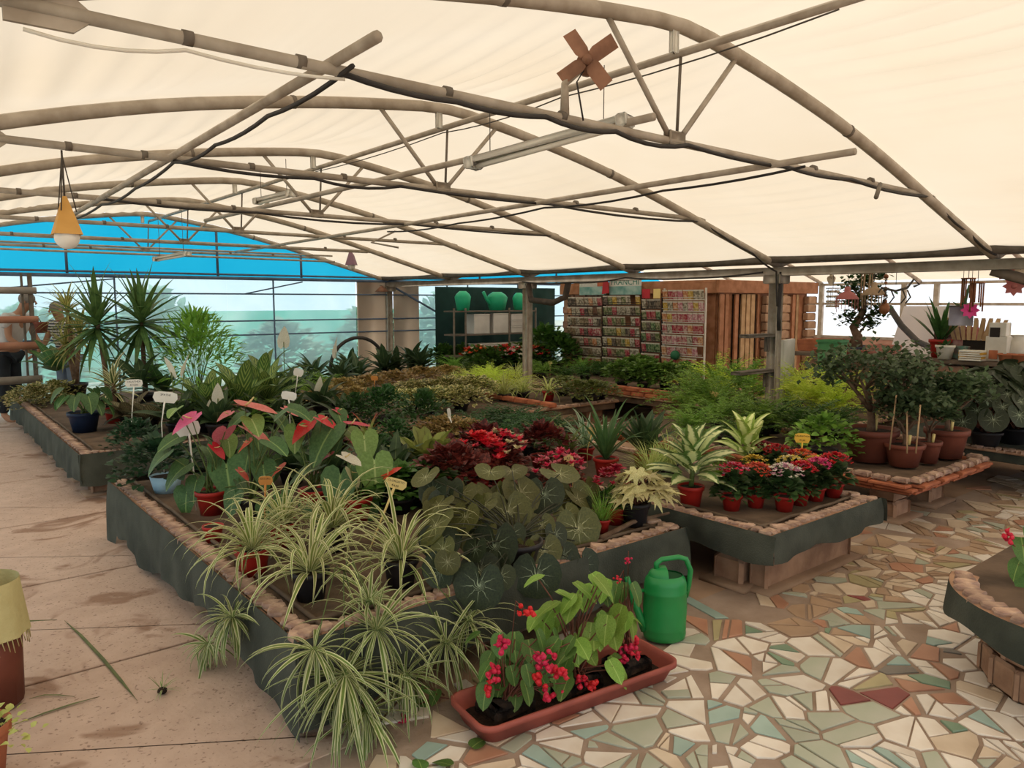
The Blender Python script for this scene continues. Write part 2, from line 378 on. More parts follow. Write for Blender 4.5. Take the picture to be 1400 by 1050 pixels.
for i in range(len(ys)-1):
    for (x0, x1) in ((-3.0, -.62), (-.61, 1.3 if ys[i] > 2 else .96)):
        MB().add(box(((x0+x1)/2, (ys[i]+ys[i+1])/2, -.02), (x1-x0-.008, ys[i+1]-ys[i]-.012, .05), .004)).obj('concrete_slab', conc, fl, False)
grout = M('grout', '#a18d7e', '#8b7768', 5, .95, .4, 40)
dust = M('dusty_ground', '#a98c74', '#8b6f5a', 2.5, .95, .3, 40)
MB().add(box((5.36, 7.4, -.025), (8.1, 10.0, .05))).obj('beaten_ground', dust, fl, False)
pav = tag(MB().add(box((6.2, .05, -.024), (10.4, 4.7, .052))).obj('floor', grout, smooth=False), kind='structure')
pav.name = 'floor_paving'
# crazy paving: clipped Voronoi shards
def clip(poly, px, py, nx, ny):
    out = []
    for i in range(len(poly)):
        a, b = poly[i], poly[(i+1) % len(poly)]
        da = (a[0]-px)*nx+(a[1]-py)*ny; db = (b[0]-px)*nx+(b[1]-py)*ny
        if da <= 0: out.append(a)
        if (da < 0) != (db < 0) and abs(da-db) > 1e-12:
            q = da/(da-db); out.append((a[0]+(b[0]-a[0])*q, a[1]+(b[1]-a[1])*q))
    return out
seeds = []; cell = .138
gx0, gy0, gx1, gy1 = 1.02, -.75, 9.2, 2.38
nxs, nys = int((gx1-gx0)/cell), int((gy1-gy0)/cell)
G = {}
for i in range(nxs):
    for j in range(nys):
        if R.random() < .2: continue
        G[(i, j)] = (gx0+(i+.5+R.uniform(-.46, .46))*cell, gy0+(j+.5+R.uniform(-.46, .46))*cell)
tm = {k: M('tile_'+k, a, b, 5, .42, .1, 30, rnd=.1, spec=.4) for k, (a, b) in dict(white=('#e9e0d4', '#d6c8b8'), cream=('#d8c5ae', '#c2ac93'), sage=('#a3a894', '#b0b0a0'), green=('#82987f', '#738a72'), terra=('#b98a70', '#a87860'), red=('#8a4844', '#7c403c'), olive=('#b0a47c', '#a09470'), tan=('#b4977c', '#a0846c'), aqua=('#a3b8ae', '#93a89e'), grey=('#7f776e', '#6e675f')).items()}
spec = [(1135, 935, 'red'), (1190, 948, 'red'), (1290, 958, 'terra'), (1230, 935, 'terra'), (1290, 932, 'green'), (1260, 885, 'terra'), (1180, 895, 'terra'), (1070, 905, 'green'), (1020, 900, 'terra'), (1120, 860, 'green'), (1015, 865, 'green'), (1000, 850, 'terra'), (960, 845, 'terra'), (1160, 835, 'aqua'), (1165, 855, 'aqua'), (1175, 812, 'red'), (1220, 835, 'olive'), (1180, 925, 'olive'), (1310, 985, 'green'), (1250, 1000, 'sage'), (1060, 820, 'terra'), (1330, 945, 'cream'), (1100, 715, 'terra'), (1300, 770, 'olive'), (1290, 890, 'grey'), (1305, 900, 'white'), (1220, 1000, 'white'), (1205, 855, 'white'), (1080, 965, 'white'), (1160, 920, 'white'), (1280, 860, 'white')]
cells = []
for (i, j), (x, y) in G.items():
    h = .27; poly = [(x-h, y-h), (x+h, y-h), (x+h, y+h), (x-h, y+h)]
    for a in range(-3, 4):
        for b in range(-3, 4):
            q = G.get((i+a, j+b))
            if (a or b) and q:
                mx_, my_ = (x+q[0])/2, (y+q[1])/2; dx, dy = q[0]-x, q[1]-y; L = math.hypot(dx, dy); g = .005+.013*R.random()**2
                poly = clip(poly, mx_-dx/L*g, my_-dy/L*g, dx/L, dy/L)
                if len(poly) < 3: break
    if len(poly) < 3: continue
    parts_ = [poly]
    for q_ in range(2):
        nx_ = []
        for pl_ in parts_:
            if R.random() < (.8, .45)[q_]:
                cx_ = sum(p[0] for p in pl_)/len(pl_)+R.uniform(-.02, .02); cy_ = sum(p[1] for p in pl_)/len(pl_)+R.uniform(-.02, .02); a_ = R.uniform(0, PI); g_ = .003+.006*R.random()
                for s_ in (-1, 1):
                    n_ = (s_*math.cos(a_), s_*math.sin(a_)); c_ = clip(pl_, cx_-n_[0]*g_, cy_-n_[1]*g_, *n_)
                    if len(c_) >= 3: nx_.append(c_)
            else: nx_.append(pl_)
        parts_ = nx_
    for pl_ in parts_:
        ar_ = abs(sum(pl_[k][0]*pl_[(k+1) % len(pl_)][1]-pl_[(k+1) % len(pl_)][0]*pl_[k][1] for k in range(len(pl_))))/2
        if .0006 < ar_ < .026 and R.random() > .04: cells.append([sum(p[0] for p in pl_)/len(pl_), sum(p[1] for p in pl_)/len(pl_), pl_, None])
for px, py, k in spec:
    p = at(px, py, .01); min(cells, key=lambda c: (c[0]-p.x)**2+(c[1]-p.y)**2)[3] = k
for c in cells:
    x, y = c[0], c[1]
    if c[3] is None:
        r = R.random()
        if x < 2.9 and y < 2.0: pool = [('sage', .40), ('white', .84), ('aqua', .93), ('cream', 1)]
        elif x < 5.2: pool = [('white', .62), ('cream', .72), ('terra', .78), ('sage', .87), ('green', .91), ('aqua', .95), ('olive', .975), ('grey', 1)]
        else: pool = [('cream', .35), ('tan', .58), ('white', .75), ('olive', .86), ('terra', .93), ('sage', 1)]
        if 3.3 < x < 5.4 and y > 1.72: pool = [('tan', .45), ('cream', .75), ('olive', .85), ('sage', .93), ('terra', 1)]
        c[3] = next(k for k, v in pool if r <= v)
cells.sort(key=lambda c: c[0]**2+c[1]**2)
vis = [c for c in cells if 540 < (lambda q: 700+FPX*q.dot(_rt)/q.dot(_fw))(Vector((c[0], c[1], -EYE))) < 1440 and (lambda q: 525-FPX*q.dot(_up)/q.dot(_fw))(Vector((c[0], c[1], -EYE))) < 1075]
vs = set(id(c) for c in vis[:300])
rest = {}
for c in cells:
    h = .005+.004*R.random()
    if id(c) in vs:
        x, y = c[0], c[1]
        MB().add(prism([(a-x, b-y) for a, b in c[2]], 0, h, .05)).obj('tile', tm[c[3]], pav, False).location = (x, y, .0015)
    else:
        rest.setdefault(c[3], []).append((c[2], h))
mb = MB(); ks = list(rest)
for k in ks:
    for p, h in rest[k]: mb.add(prism(p, .0015, h+.0015), mi=ks.index(k))
tag(mb.obj('tile_field', [tm[k] for k in ks], pav, False), kind='stuff')

# ---- gable end (blue film above, clear film below)
gw = thing('wall_back', None, None, (0, YB+.05, 0)); gw['kind'] = 'structure'
def gab(a, b):
    x = -1.1+8.2*a; return (x, 0, 1.98+(max(2.0, arcz(x)+.02)-1.98)*b)
MB().add(grid(48, 4, gab)).obj('blue_film', blue_m, gw)
def gab2(a, b):
    x = 7.1+8.2*a; return (x, 0, 1.98+(max(2.0, arcz(x-8.2)+.02)-1.98)*b)
MB().add(grid(48, 4, gab2)).obj('blue_film', blue_m, gw)
for x0, x1 in ((-1.1, 1.7), (1.7, 4.15), (4.15, 6.45), (7.75, 10.5), (10.5, 15.3)):
    MB().add(grid(20, 10, lambda a, b: (x0+(x1-x0)*a, .012*math.sin(a*19)*math.sin(b*3), .02+1.95*b))).obj('clear_film', clear_m, gw)
beige = M('beige_panel', '#ecdac8', '#e2ccb8', 2, .8, rnd=.03)
for x0, x1 in ((6.45, 7.02), (7.2, 7.75)):
    MB().add(box(((x0+x1)/2, -.05, .98), (x1-x0, .03, 1.94), .004)).obj('beige_panel', beige, gw)
fr = M('gable_frame', '#5d6f86', '#4d5c70', 5, .6, rnd=0)
for z, r in ((1.97, .03), (2.03, .018), (1.05, .014), (1.28, .014), (1.72, .014)):
    MB().add(tube([(-1.1, -.06, z), (15.3, -.06, z)], r, 6)).obj('rail', fr, gw)
for x in (-.2, 1.9, 4.0, 5.4, 9.2, 11.3):
    MB().add(tube([(x, -.06, 2.0), (x, -.06, arcz(x if x < 7.1 else x-8.2))], .02, 6)).obj('upper_post', fr, gw)
for x in (.6, 2.5, 4.9, 8.4, 8.9, 10.2): MB().add(tube([(x, -.06, 0), (x, -.06, 1.97)], .014, 6)).obj('lower_post', fr, gw)
MB().add(tube([(7.2, -.12, 1.85), (10.2, -.12, .35)], .02, 6)).obj('diagonal_brace', fr, gw)
MB().add(tube([(7.8, -.12, .3), (10.6, -.12, 1.9)], .022, 6)).obj('diagonal_brace', fr, gw)
for x0, x1 in ((.6, 4.4), (4.4, 6.4)):
    MB().add(tube([(x0, -.1, 1.72), ((x0+x1)/2, -.1, 1.93)], .012, 6)).obj('diagonal_brace', fr, gw)
# roof slats in front of the gable
for i, z in enumerate((2.37, 2.26)):
    pass
for y, n in ((10.4, 2), (11.6, 1)):
    for k in range(n):
        pipe('gable_tie_pipe', 'thin cross pipe high in front of the blue gable', [(-.9, y+k*.7, 2.36-.12*k), (5.6-.2*k, y+k*.7, 2.34-.12*k)], .014, group='cross pipes by the blue gable')
# ---- long side wall of the adjoining bay: bright film windows
sw = thing('wall_right', None, None, (15.35, 0, 0)); sw['kind'] = 'structure'
MB().add(grid(30, 8, lambda a, b: (.02*math.sin(a*40), -3+15.4*a, .85+1.15*b))).obj('clear_film', side_m, sw)
MB().add(box((0, 4.7, .42), (.12, 15.4, .84))).obj('low_wall', M('pink_block', '#b78f7e', '#a47d6c', 4, .9, .3), sw, False)
for z in (.86, 1.55, 1.95): MB().add(box((-.05, 4.7, z), (.05, 15.4, .05))).obj('rail', metal, sw, False)
for y in (-1.6, .4, 2.4, 4.4, 6.1, 6.7, 8.4, 10.4): MB().add(box((-.05, y, 1.4), (.07, .09, 1.15))).obj('post', metal, sw, False)
# a left side film wall behind the camera's left
lw = thing('wall_left', None, None, (-1.15, 0, 0)); lw['kind'] = 'structure'
MB().add(grid(30, 6, lambda a, b: (.01*math.sin(a*50), -3.6+16*a, .02+1.95*b))).obj('clear_film', clear_m, lw)
for y in YA: MB().add(box((.05, y, .98), (.08, .08, 1.95))).obj('post', metal, lw, False)
# outside: ground, hedge, netting
gl = M('dry_ground', '#cfc6b4', '#b8ae98', .6, .95); 
tag(MB().add(box((6, 31, -.12), (80, 36, .16))).obj('ground_outside', gl, smooth=False), kind='structure')
net = M('green_net', '#44c6a8', '#bdecdd', 1.1, .8)
tag(MB().add(grid(60, 6, lambda a, b: (-2+14*a, 16.2+.08*math.sin(a*60), .05+1.35*b))).obj('netting_screen', net), 'turquoise green netting screen standing outside the gable film', 'netting')
# ================================================================ BEDS
stone_meshes = []
for k in range(8):
    mb = MB(); n = 7; rr = random.Random(k)
    poly = [(.03*math.cos(2*PI*i/n)*rr.uniform(.7, 1.3), .05*math.sin(2*PI*i/n)*rr.uniform(.7, 1.2)) for i in range(n)]
    mb.add(prism(poly, -.012, .008+.007*rr.random(), .12)); stone_meshes.append(mb.mesh('rim_stone', stone, False))
block_meshes = {}
def block(parent, c, s, m=None, rz=0, name='block'):
    key = (tuple(round(x, 3) for x in s), (m or pier_m).name)
    if key not in block_meshes: block_meshes[key] = MB().add(box((0, 0, 0), s, min(s)*.12)).mesh(name, m or pier_m, False)
    return mkobj(name, block_meshes[key], parent, T(*c) @ RZ(rz))
BZ = .37
def bed(x0, x1, y0, y1, label, sides='lfr', drop=.25, drape=True, rim=True, piers=None, z=BZ, drapefn=None, boardmat=None):
    "slab on block piers, shade-cloth skirt, rim of mortared stones; world-aligned"
    b = thing('planting_bed', label, 'planting bed', (x0, y0, 0)); w_, d_ = x1-x0, y1-y0
    MB().add(box((w_/2, d_/2, z-.045), (w_-.06, d_-.06, .09), .005)).obj('slab', boardmat or boardm, b, False)
    for (px, py, sx, sy) in (piers or [(.25, .3, .3, .2), (w_-.25, .3, .3, .2), (.25, d_-.3, .3, .2), (w_-.25, d_-.3, .3, .2), (w_/2, .35, .3, .2), (.25, d_/2, .3, .2), (w_-.25, d_/2, .3, .2)]):
        pz = thing('pier', None, None, (px, py, 0)); pz.parent = b
        h = z-.09; block(pz, (0, 0, h*.3), (sx, sy, h*.6)); block(pz, (.01, .01, h*.8), (sx*.96, sy*.94, h*.4))
        MB().add(prism([(-sx/2-.05, -sy/2-.05), (sx/2+.05, -sy/2-.05), (sx/2+.05, sy/2+.05), (-sx/2-.05, sy/2+.05)], 0, .03, .25)).obj('mortar_foot', dust, pz)
    S = {'l': ((0, d_), (0, 0), (-1, 0)), 'f': ((0, 0), (w_, 0), (0, -1)), 'r': ((w_, 0), (w_, d_), (1, 0)), 'b': ((w_, d_), (0, d_), (0, 1))}
    for s in sides:
        (ax, ay), (bx_, by_), (nx, ny) = S[s]; L = math.hypot(bx_-ax, by_-ay); n = max(6, int(L/.05))
        if drape:
            def fn(u, v, ax=ax, ay=ay, bx_=bx_, by_=by_, nx=nx, ny=ny, s=s, L=L):
                u = -.012+1.024*u; x, y = ax+(bx_-ax)*u, ay+(by_-ay)*u; q = u*L
                dr = drop*(1+.06*math.sin(q*5+x0)+.05*math.sin(q*11)) if not drapefn else drapefn(s, u, q)
                out = .012+v*(.012*math.sin(q*9+1)+.01*math.sin(q*23)+.02)+.01*math.sin(v*3)
                return (x+nx*out, y+ny*out, z+.018-dr*v)
            MB().add(grid(n, 7, fn)).obj('cloth_skirt', drape_m, b)
        if rim:
            q = .02
            while q < L-.01:
                u = q/L; x, y = ax+(bx_-ax)*u-nx*.045, ay+(by_-ay)*u-ny*.045
                ang = math.atan2(by_-ay, bx_-ax)+R.uniform(-.3, .3); sc = R.uniform(.75, 1.1)
                mkobj('rim_stone', R.choice(stone_meshes), b, T(x+R.uniform(-.008, .008), y+R.uniform(-.008, .008), z+.012+R.uniform(-.004, .004)) @ RZ(ang) @ SCL(sc, sc, R.uniform(.8, 1.3))); q += .05*sc+.002
            # mortar bedding under the stones
            MB().add(box(((ax+bx_)/2-nx*.045, (ay+by_)/2-ny*.045, z), (abs(bx_-ax)+.02 if abs(bx_-ax) > .1 else .1, abs(by_-ay)+.02 if abs(by_-ay) > .1 else .1, .024), .006)).obj('mortar', pier_m, b, False)
            MB().add(tube([(ax-nx*.125+(bx_-ax)*k/12+.0, ay-ny*.125+(by_-ay)*k/12, z+.012+.004*math.sin(k*2)) for k in range(13)], .011, 6)).obj('edging_rod', M('old_rod', '#6b5a49', '#55463a', 9, .8), b)
    return b
def dA(s, u, q):
    if s == 'l':   # q=0 at the far end, 3.1 at the near corner
        return .27+.05*math.sin(q*2.1)+.08*max(0, q-2.5)/.6+.03*math.sin(q*8)+(.10 if q < .22 else 0)
    return (.33-.08*min(1, q/.5))+.02*math.sin(q*6)
bed(1.04, 3.21, 2.5, 5.6, 'large planting bed with dark shade-cloth skirt holding the spider plants', 'lfr', drapefn=dA)
bed(3.45, 4.65, 2.12, 5.8, 'planting bed with a stone rim carrying the pots of kalanchoe', 'lfr', drop=.15,
    piers=[(.62, .16, .94, .12), (.22, .32, .26, .2), (.25, 2.9, .3, .2), (.9, 2.9, .3, .2), (.25, 1.6, .3, .2)])
bed(1.05, 3.0, 6.75, 11.3, 'long planting bed with cloth skirt under the tall yuccas', 'lf', drop=.24, piers=[(.16, .22, .16, .14), (1.6, .25, .3, .2)]+[(.2, .9+.62*k, .2, .16) for k in range(6)])
bed(3.2, 6.85, 6.35, 11.2, 'broad planting bed of low foliage plants before the beige gable panels', 'fr', drape=False, piers=[(.3, .3, .3, .2), (2.2, .25, .3, .2), (3.4, .25, .3, .2), (3.4, 2.4, .3, .2)])
bed(7.22, 8.6, 3.55, 5.6, 'planting bed of ferns round the shelf column', 'lf', drape=False, piers=[(.25, .3, .3, .2), (1.2, .3, .3, .2), (.9, 1.5, .3, .2)])
bed(7.3, 9.15, 5.9, 9.2, 'planting bed with brick edge in front of the seed racks', 'lf', drape=False)
bed(6.95, 9.0, 9.5, 11.7, 'planting bed of red and white flowers near the netting', 'f', drape=False, rim=False)
bed(6.95, 8.3, 1.5, 3.3, 'dark planting bed carrying the mass of round-leaved plants beside the counter', 'lf', drape=False, piers=[(.25, .3, .2, .2), (.75, .3, .2, .2), (.25, 1.4, .3, .2)], boardmat=drape_m)
for i in range(14): # brick edging of two rear beds
    pass
# bed edged with stacked clay tiles
bd = thing('planting_bed', 'planting bed edged with stacked clay tiles holding the jade trees', 'planting bed', (5.3, 2.2, 0))
W_, D_ = 1.28, 3.2
MB().add(box((W_/2, D_/2, .30), (W_-.05, D_-.05, .08), .005)).obj('slab', boardm, bd, False)
for (px, py) in ((.35, .3), (1.0, .32), (.3, 1.6), (1.0, 2.8)):
    pz = thing('pier', None, None, (px, py, 0)); pz.parent = bd
    block(pz, (0, 0, .07), (.26, .22, .14)); block(pz, (0, 0, .2), (.24, .2, .12))
    MB().add(prism([(-.2, -.17), (.2, -.17), (.2, .17), (-.2, .17)], 0, .035, .25)).obj('mortar_foot', dust, pz)
tile_me = MB().add(box((0, 0, 0), (.262, .10, .02), .004)).mesh('clay_tile', terra, False)
tile_st = MB().add(box((0, 0, 0), (.12, .09, .035), .009)).mesh('edge_brick', stone, False)
for lv in range(3):
    for (ax, ay, bx_, by_, nx, ny) in ((0, D_, 0, 0, -1, 0), (0, 0, W_, 0, 0, -1), (W_, 0, W_, D_, 1, 0)):
        L = math.hypot(bx_-ax, by_-ay); n = int(L/.265); off = .03*lv
        for i in range(n):
            u = (i+.5+(.0 if lv % 2 == 0 else .12))/n
            if u > 1: continue
            mkobj('clay_tile', tile_me, bd, T(ax+(bx_-ax)*u+nx*(off-.03), ay+(by_-ay)*u+ny*(off-.03), .285+.028*lv+R.uniform(-.002, .002)) @ RZ(math.atan2(by_-ay, bx_-ax)+R.uniform(-.02, .02)))
for (ax, ay, bx_, by_, nx, ny) in ((0, D_, 0, 0, -1, 0), (0, 0, W_, 0, 0, -1), (W_, 0, W_, D_, 1, 0)):
    L = math.hypot(bx_-ax, by_-ay); n = int(L/.13)
    for i in range(n):
        u = (i+.5)/n; mkobj('edge_brick', tile_st, bd, T(ax+(bx_-ax)*u+nx*.005, ay+(by_-ay)*u+ny*.005, .372+R.uniform(-.004, .004)) @ RZ(math.atan2(by_-ay, bx_-ax)+R.uniform(-.12, .12)) @ SCL(R.uniform(.8, 1.05), 1, R.uniform(.8, 1.2)))
# round-ended bed on the right
rb = thing('planting_bed', 'round-ended planting bed with mortared stone rim and green skirt', 'planting bed', (0, 0, 0))
def rpath(k, n=26):  # outline of the near, rounded end
    c = Vector((3.72, .78)); r = .52; a = PI*.55+PI*1.0*k/n
    return c.x+r*math.cos(a), c.y+r*math.sin(a)
pts = [(5.4, 1.30)]+[rpath(k) for k in range(27)]+[(5.4, .26)]
MB().add(prism(pts, .27, .36)).obj('slab', boardm, rb, False)
def ring(u, v, e0=0, e1=0):
    q = u*26; i = min(25, int(q)); f_ = q-i; a, b = rpath(i), rpath(i+1); x, y = a[0]+(b[0]-a[0])*f_, a[1]+(b[1]-a[1])*f_
    dx, dy = x-3.72, y-.78; L = math.hypot(dx, dy); return x+dx/L*(e0+(e1-e0)*v), y+dy/L*(e0+(e1-e0)*v)
MB().add(grid(60, 5, lambda u, v: (*ring(u, v, .02, .035), .385-(.12+.02*math.sin(u*20))*v))).obj('cloth_skirt', drape_m, rb)
MB().add(grid(60, 3, lambda u, v: (*ring(u, v, -.09, .02), .382+.006*math.sin(v*PI)))).obj('mortar', pier_m, rb)
for i in range(24):
    x, y = ring((i+.5)/24, 0, -.035, 0); mkobj('rim_stone', R.choice(stone_meshes), rb, T(x, y, .388) @ RZ(math.atan2(y-.78, x-3.72)+PI/2) @ SCL(R.uniform(.9, 1.25)))
for i in range(9):
    for lv in range(2):
        x, y = ring((i+.5*(lv % 2)+.3)/9, 0, -.16, 0); block(rb, (x, y, .075+.14*lv), (.17, .1, .13), rz=math.atan2(y-.78, x-3.72)+PI/2)
# ================================================================ LEAVES
def prof(kind, t):
    if kind == 'strap': return min(1, .45+t*2.2)*(1-max(0, t-.45)/.55)**.75 if t < 1 else 0
    if kind == 'sword': return min(1, .55+t*1.6)*(1-max(0, (t-.3)/.7))**.8 if t < 1 else 0
    if kind == 'lance': return math.sin(PI*min(1, t)**.75)**.85
    if kind == 'ovate': return math.sin(PI*min(1, t)**.62)**.7
    if kind == 'spat': return math.sin(PI*(t**1.6))**.75*.95+.05*(1-t)
def leaf(kind, L, W, elev=0, droop=0, n=7, m=2, cup=.25, wave=0, z0=0):
    "leaf rooted at origin along +X; elev = start angle, droop = total downward bend (rad)"
    v = []; u = []; f = []; x = 0; z = z0; a = elev; ds = L/n
    for i in range(n+1):
        t = i/n; w = prof(kind, t)*W/2
        nx, nz = -math.sin(a), math.cos(a)
        for j in range(m+1):
            s = 2*j/m-1; c = cup*abs(s)*w+wave*w*math.sin(t*9+s*2)
            v.append((x+nx*c, s*w, z+nz*c)); u.append((j/m, t))
        x += math.cos(a)*ds; z += math.sin(a)*ds; a -= droop/n*(.4+1.2*t)
    for i in range(n):
        for j in range(m): q = i*(m+1)+j; f.append((q, q+1, q+m+2, q+m+1))
    return v, f, u
HEART = [(0, 1.0), (.25, .86), (.55, .68), (.9, .58), (1.3, .55), (1.75, .57), (2.2, .57), (2.6, .48), (2.9, .32), (3.1416, .12)]
ROUND = [(0, .96), (.5, 1.0), (1.0, .98), (1.5, 1.0), (2.0, 1.0), (2.4, .97), (2.75, .9), (2.98, .6), (3.1416, .22)]
OVAL = [(0, 1.25), (.3, 1.05), (.7, .82), (1.2, .68), (1.6, .64), (2.1, .62), (2.6, .6), (3.1416, .5)]
SPATHE = [(0, 1.05), (.3, .86), (.6, .72), (1.0, .64), (1.5, .62), (2.1, .6), (2.6, .5), (2.95, .3), (3.1416, .15)]
LOBED = [(0, 1.25), (.2, .7), (.42, .5), (.66, 1.1), (.9, .55), (1.15, .48), (1.45, .95), (1.8, .5), (2.2, .62), (2.7, .5), (3.1416, .2)]
def disc(tab, S, cup=.15, droop=.2, rings=3, wave=0.0, wn=4, fold=0):
    "leaf blade around its petiole joint at the origin, tip towards +X"
    th = [(-a, r) for a, r in reversed(tab[1:])]+list(tab)
    if abs(tab[-1][0]-PI) < .01: th = th[1:] if False else th
    v = [(0, 0, 0)]; u = [(0, 0)]; f = []
    n = len(th)
    for k in range(1, rings+1):
        q = k/rings
        for a, r in th:
            rr = r*S*q; x, y = rr*math.cos(a), rr*math.sin(a)
            z = cup*(q*q)*r*S - droop*max(0, x)*abs(x)/S + wave*S*q*q*math.sin(a*wn) + fold*abs(y)
            v.append((x, y, z)); u.append(((a+PI)/(2*PI), q))
    for i in range(n-1): f.append((0, 1+i, 2+i))
    for k in range(rings-1):
        for i in range(n-1):
            a = 1+k*n+i; f.append((a, a+n, a+n+1, a+1))
    return v, f, u
def heartuv(g):
    "uv for ribbed leaves: across = lateral position"
    v, f, u = g; mx = max(abs(p[1]) for p in v) or 1; L = max(p[0] for p in v)
    return v, f, [(.5+.5*p[1]/mx, max(0, p[0]/L)) for p in v]

lm = {}
for k, a in dict(
    spider=('#6c7c38', '#7f8c48', 'edge', '#cfcca0'), spider2=('#566b30', '#6a7c3c', 'edge', '#bdbf94'), anth=('#3f5f38', '#527243', 'rib', '#7f9a5c'), anth2=('#65803f', '#789350', 'rib', '#a0b070'), ivy=('#1f3a28', '#2d4a30', 'plain', None),
    ligu=('#4a4c28', '#5c5c30', 'radial', '#aeae84'), ligud=('#252d20', '#323a26', 'radial', '#8a967a'), begon=('#6f8f3a', '#84a248', 'rib', '#9db560'), begon2=('#4a6a34', '#5a7a3c', 'rib', '#8aa058'), yucca=('#3d5a32', '#55703c', 'rib', '#6c8550'), drac=('#6f7a3e', '#8a8a4a', 'edge', '#b0a668'), dracv=('#4d5f38', '#5a6b40', 'edge', '#cfc89a'),
    dief=('#4d6a34', '#5f7a3e', 'dief', '#d4d8a4'), dieflime=('#8da04a', '#7c9440', 'dief', '#d6dc9c'), cala=('#4a4a34', '#5c5040', 'zeb', '#7c7456'), zebra=('#425c30', '#53703a', 'zeb', '#8fa055'), pep=('#6f7a3a', '#868c48', 'rib', '#4f4a2c'), peptip=('#4a4a24', '#5c5428', 'plain', None),
    fern=('#4f6f2c', '#6b8a38', 'plain', None), lime=('#8fa034', '#a8b44a', 'plain', None), deep=('#24401f', '#335228', 'plain', None), mint=('#4a6a2c', '#64853a', 'rib', '#7f9a50'), varieg=('#6a7038', '#55602e', 'speck', '#c8bd88'), brownv=('#6a6232', '#7c6a3c', 'speck', '#a88c5c'), redleaf=('#5a1f1c', '#43201c', 'speck', '#7c3a30'), jade=('#38472e', '#48573a', 'plain', None), grassy=('#8a9a44', '#9dab58', 'edge', '#c4c888'), dark=('#2a3c26', '#384a2e', 'rib', '#5a6a44'),
    pale=('#a8a06a', '#8f8a54', 'speck', '#d6cda0'), cordy=('#3d5a34', '#4d6a3c', 'rib', '#60784a'), olive=('#55602e', '#67703a', 'plain', None), blueg=('#5f7a5c', '#6f8a6c', 'edge', '#a4b49a'), bushy=('#33521f', '#456628', 'rib', '#5c7a38'), brom=('#6f7f3a', '#7f8c44', 'tipred', '#8c2a24')).items(): lm[k] = leafmat('leaf_'+k, *a, gain=1.5 if k in ('dark', 'deep', 'ivy', 'jade', 'ligud') else 1.9 if k in ('lime', 'fern') else 1.22)
petal = {k: leafmat('petal_'+k, a, b, 'plain', rough=.4, transl=.25, rnd=.08, gain=1.0) for k, (a, b) in dict(pink=('#d8508a', '#e0609a'), rose=('#d06a70', '#dc7c80'), salmon=('#cf6460', '#dc7470'), red=('#c41f2c', '#d42c38'), orange=('#c8583c', '#d4694a'), white=('#e8e4d4', '#d8d4c0'), cream=('#d8cfa4', '#cfc494'), crimson=('#a81c30', '#bc2a3c'), begred=('#d82440', '#e03450'), yellow=('#d4b840', '#e0c858'), magenta=('#c03070', '#cc4484'), dkred=('#8c1424', '#a01c2c'), lilac=('#c48aa0', '#d09cb0'), fiery=('#d8502c', '#e0643c')).items()}
stem_m = M('stem_green', '#5f7038', '#4c5c2e', 9, .6); stem_d = M('stem_dark', '#3a3a28', '#2e3022', 9, .6); stem_r = M('stem_red', '#7a4a3a', '#643a2e', 9, .6); spadix_m = M('spadix', '#d8c890', '#c4a870', 9, .6)

# ---------------------------------------------------------------- plant parts
def pot(parent, r, h, mat, z=0, lip=True, fill=.9):
    b = r*.74; th = r*.07
    pr = [(1e-4, 0), (b, 0), (r*.96, h*.8), (r*.97, h*.81), (r*1.06, h*.81), (r*1.08, h*.9), (r*1.08, h), (r*1.0, h), (r*.93, h*fill)] if lip else [(1e-4, 0), (b, 0), (r, h), (r*.94, h), (r*.9, h*fill)]
    o = MB().add(lathe([(a, c+z) for a, c in pr], 22)).obj('pot', mat, parent)
    o2 = MB().add(lathe([(1e-4, z+h*fill+.006), (r*.5, z+h*fill+.004), (r*.94, z+h*fill)], 14)).obj('soil', soil_m, parent)
    for p in o.data.polygons: p.use_smooth = True
    return o
_lc = {}
def variants(key, fn, mat, n=5):
    if key not in _lc: _lc[key] = [MB().add(fn(random.Random(17*i+3))).mesh('leaf', mat) for i in range(n)]
    return _lc[key]
def rosette(parent, key, fn, mat, n, z, e=(.2, 1.2), s=(.8, 1.15), rad=.012, nv=6, seed=1, name='leaf', az0=0, az1=2*PI):
    "leaves as separate parts around a crown; fn(rng) builds a leaf that lies along +X"
    r = random.Random(seed); ms = variants(key, fn, mat, nv)
    for i in range(n):
        a = az0+(az1-az0)*((i*.618) % 1)+r.uniform(-.15, .15); t = (i+.5)/n; el = e[0]+(e[1]-e[0])*t+r.uniform(-.12, .12); k = r.uniform(*s)
        mkobj(name, ms[(i*3+seed) % nv], parent, T(rad*math.cos(a), rad*math.sin(a), z+.01*t) @ RZ(a) @ RY(-el) @ RX(r.uniform(-.3, .3)) @ SCL(k))
def stalked(parent, joints, base, mats, mat, stemm, rs=.004, name='leaf', r=None, bow=.35):
    "joints: (pos, azimuth, pitch, scale) – each leaf blade its own part, all petioles one part"
    r = r or R; st = MB()
    for k, (p, az, pit, sc) in enumerate(joints):
        p = Vector(p); b = Vector(base)+Vector((r.uniform(-.03, .03), r.uniform(-.03, .03), 0))
        c = b.lerp(p, .5)+Vector((0, 0, bow*(p-b).length*.4)); c.x = b.x+(p.x-b.x)*.35; c.y = b.y+(p.y-b.y)*.35
        st.add(tube([b*(1-t)**2+c*2*t*(1-t)+p*t*t for t in (0, .25, .5, .75, 1)], [rs*1.3, rs*1.15, rs, rs*.9, rs*.8], 5))
        mkobj(name, mats[k % len(mats)], parent, T(*p) @ RZ(az) @ RY(pit) @ RX(r.uniform(-.25, .25)) @ SCL(sc))
    o = st.obj('stems', stemm, parent); return o
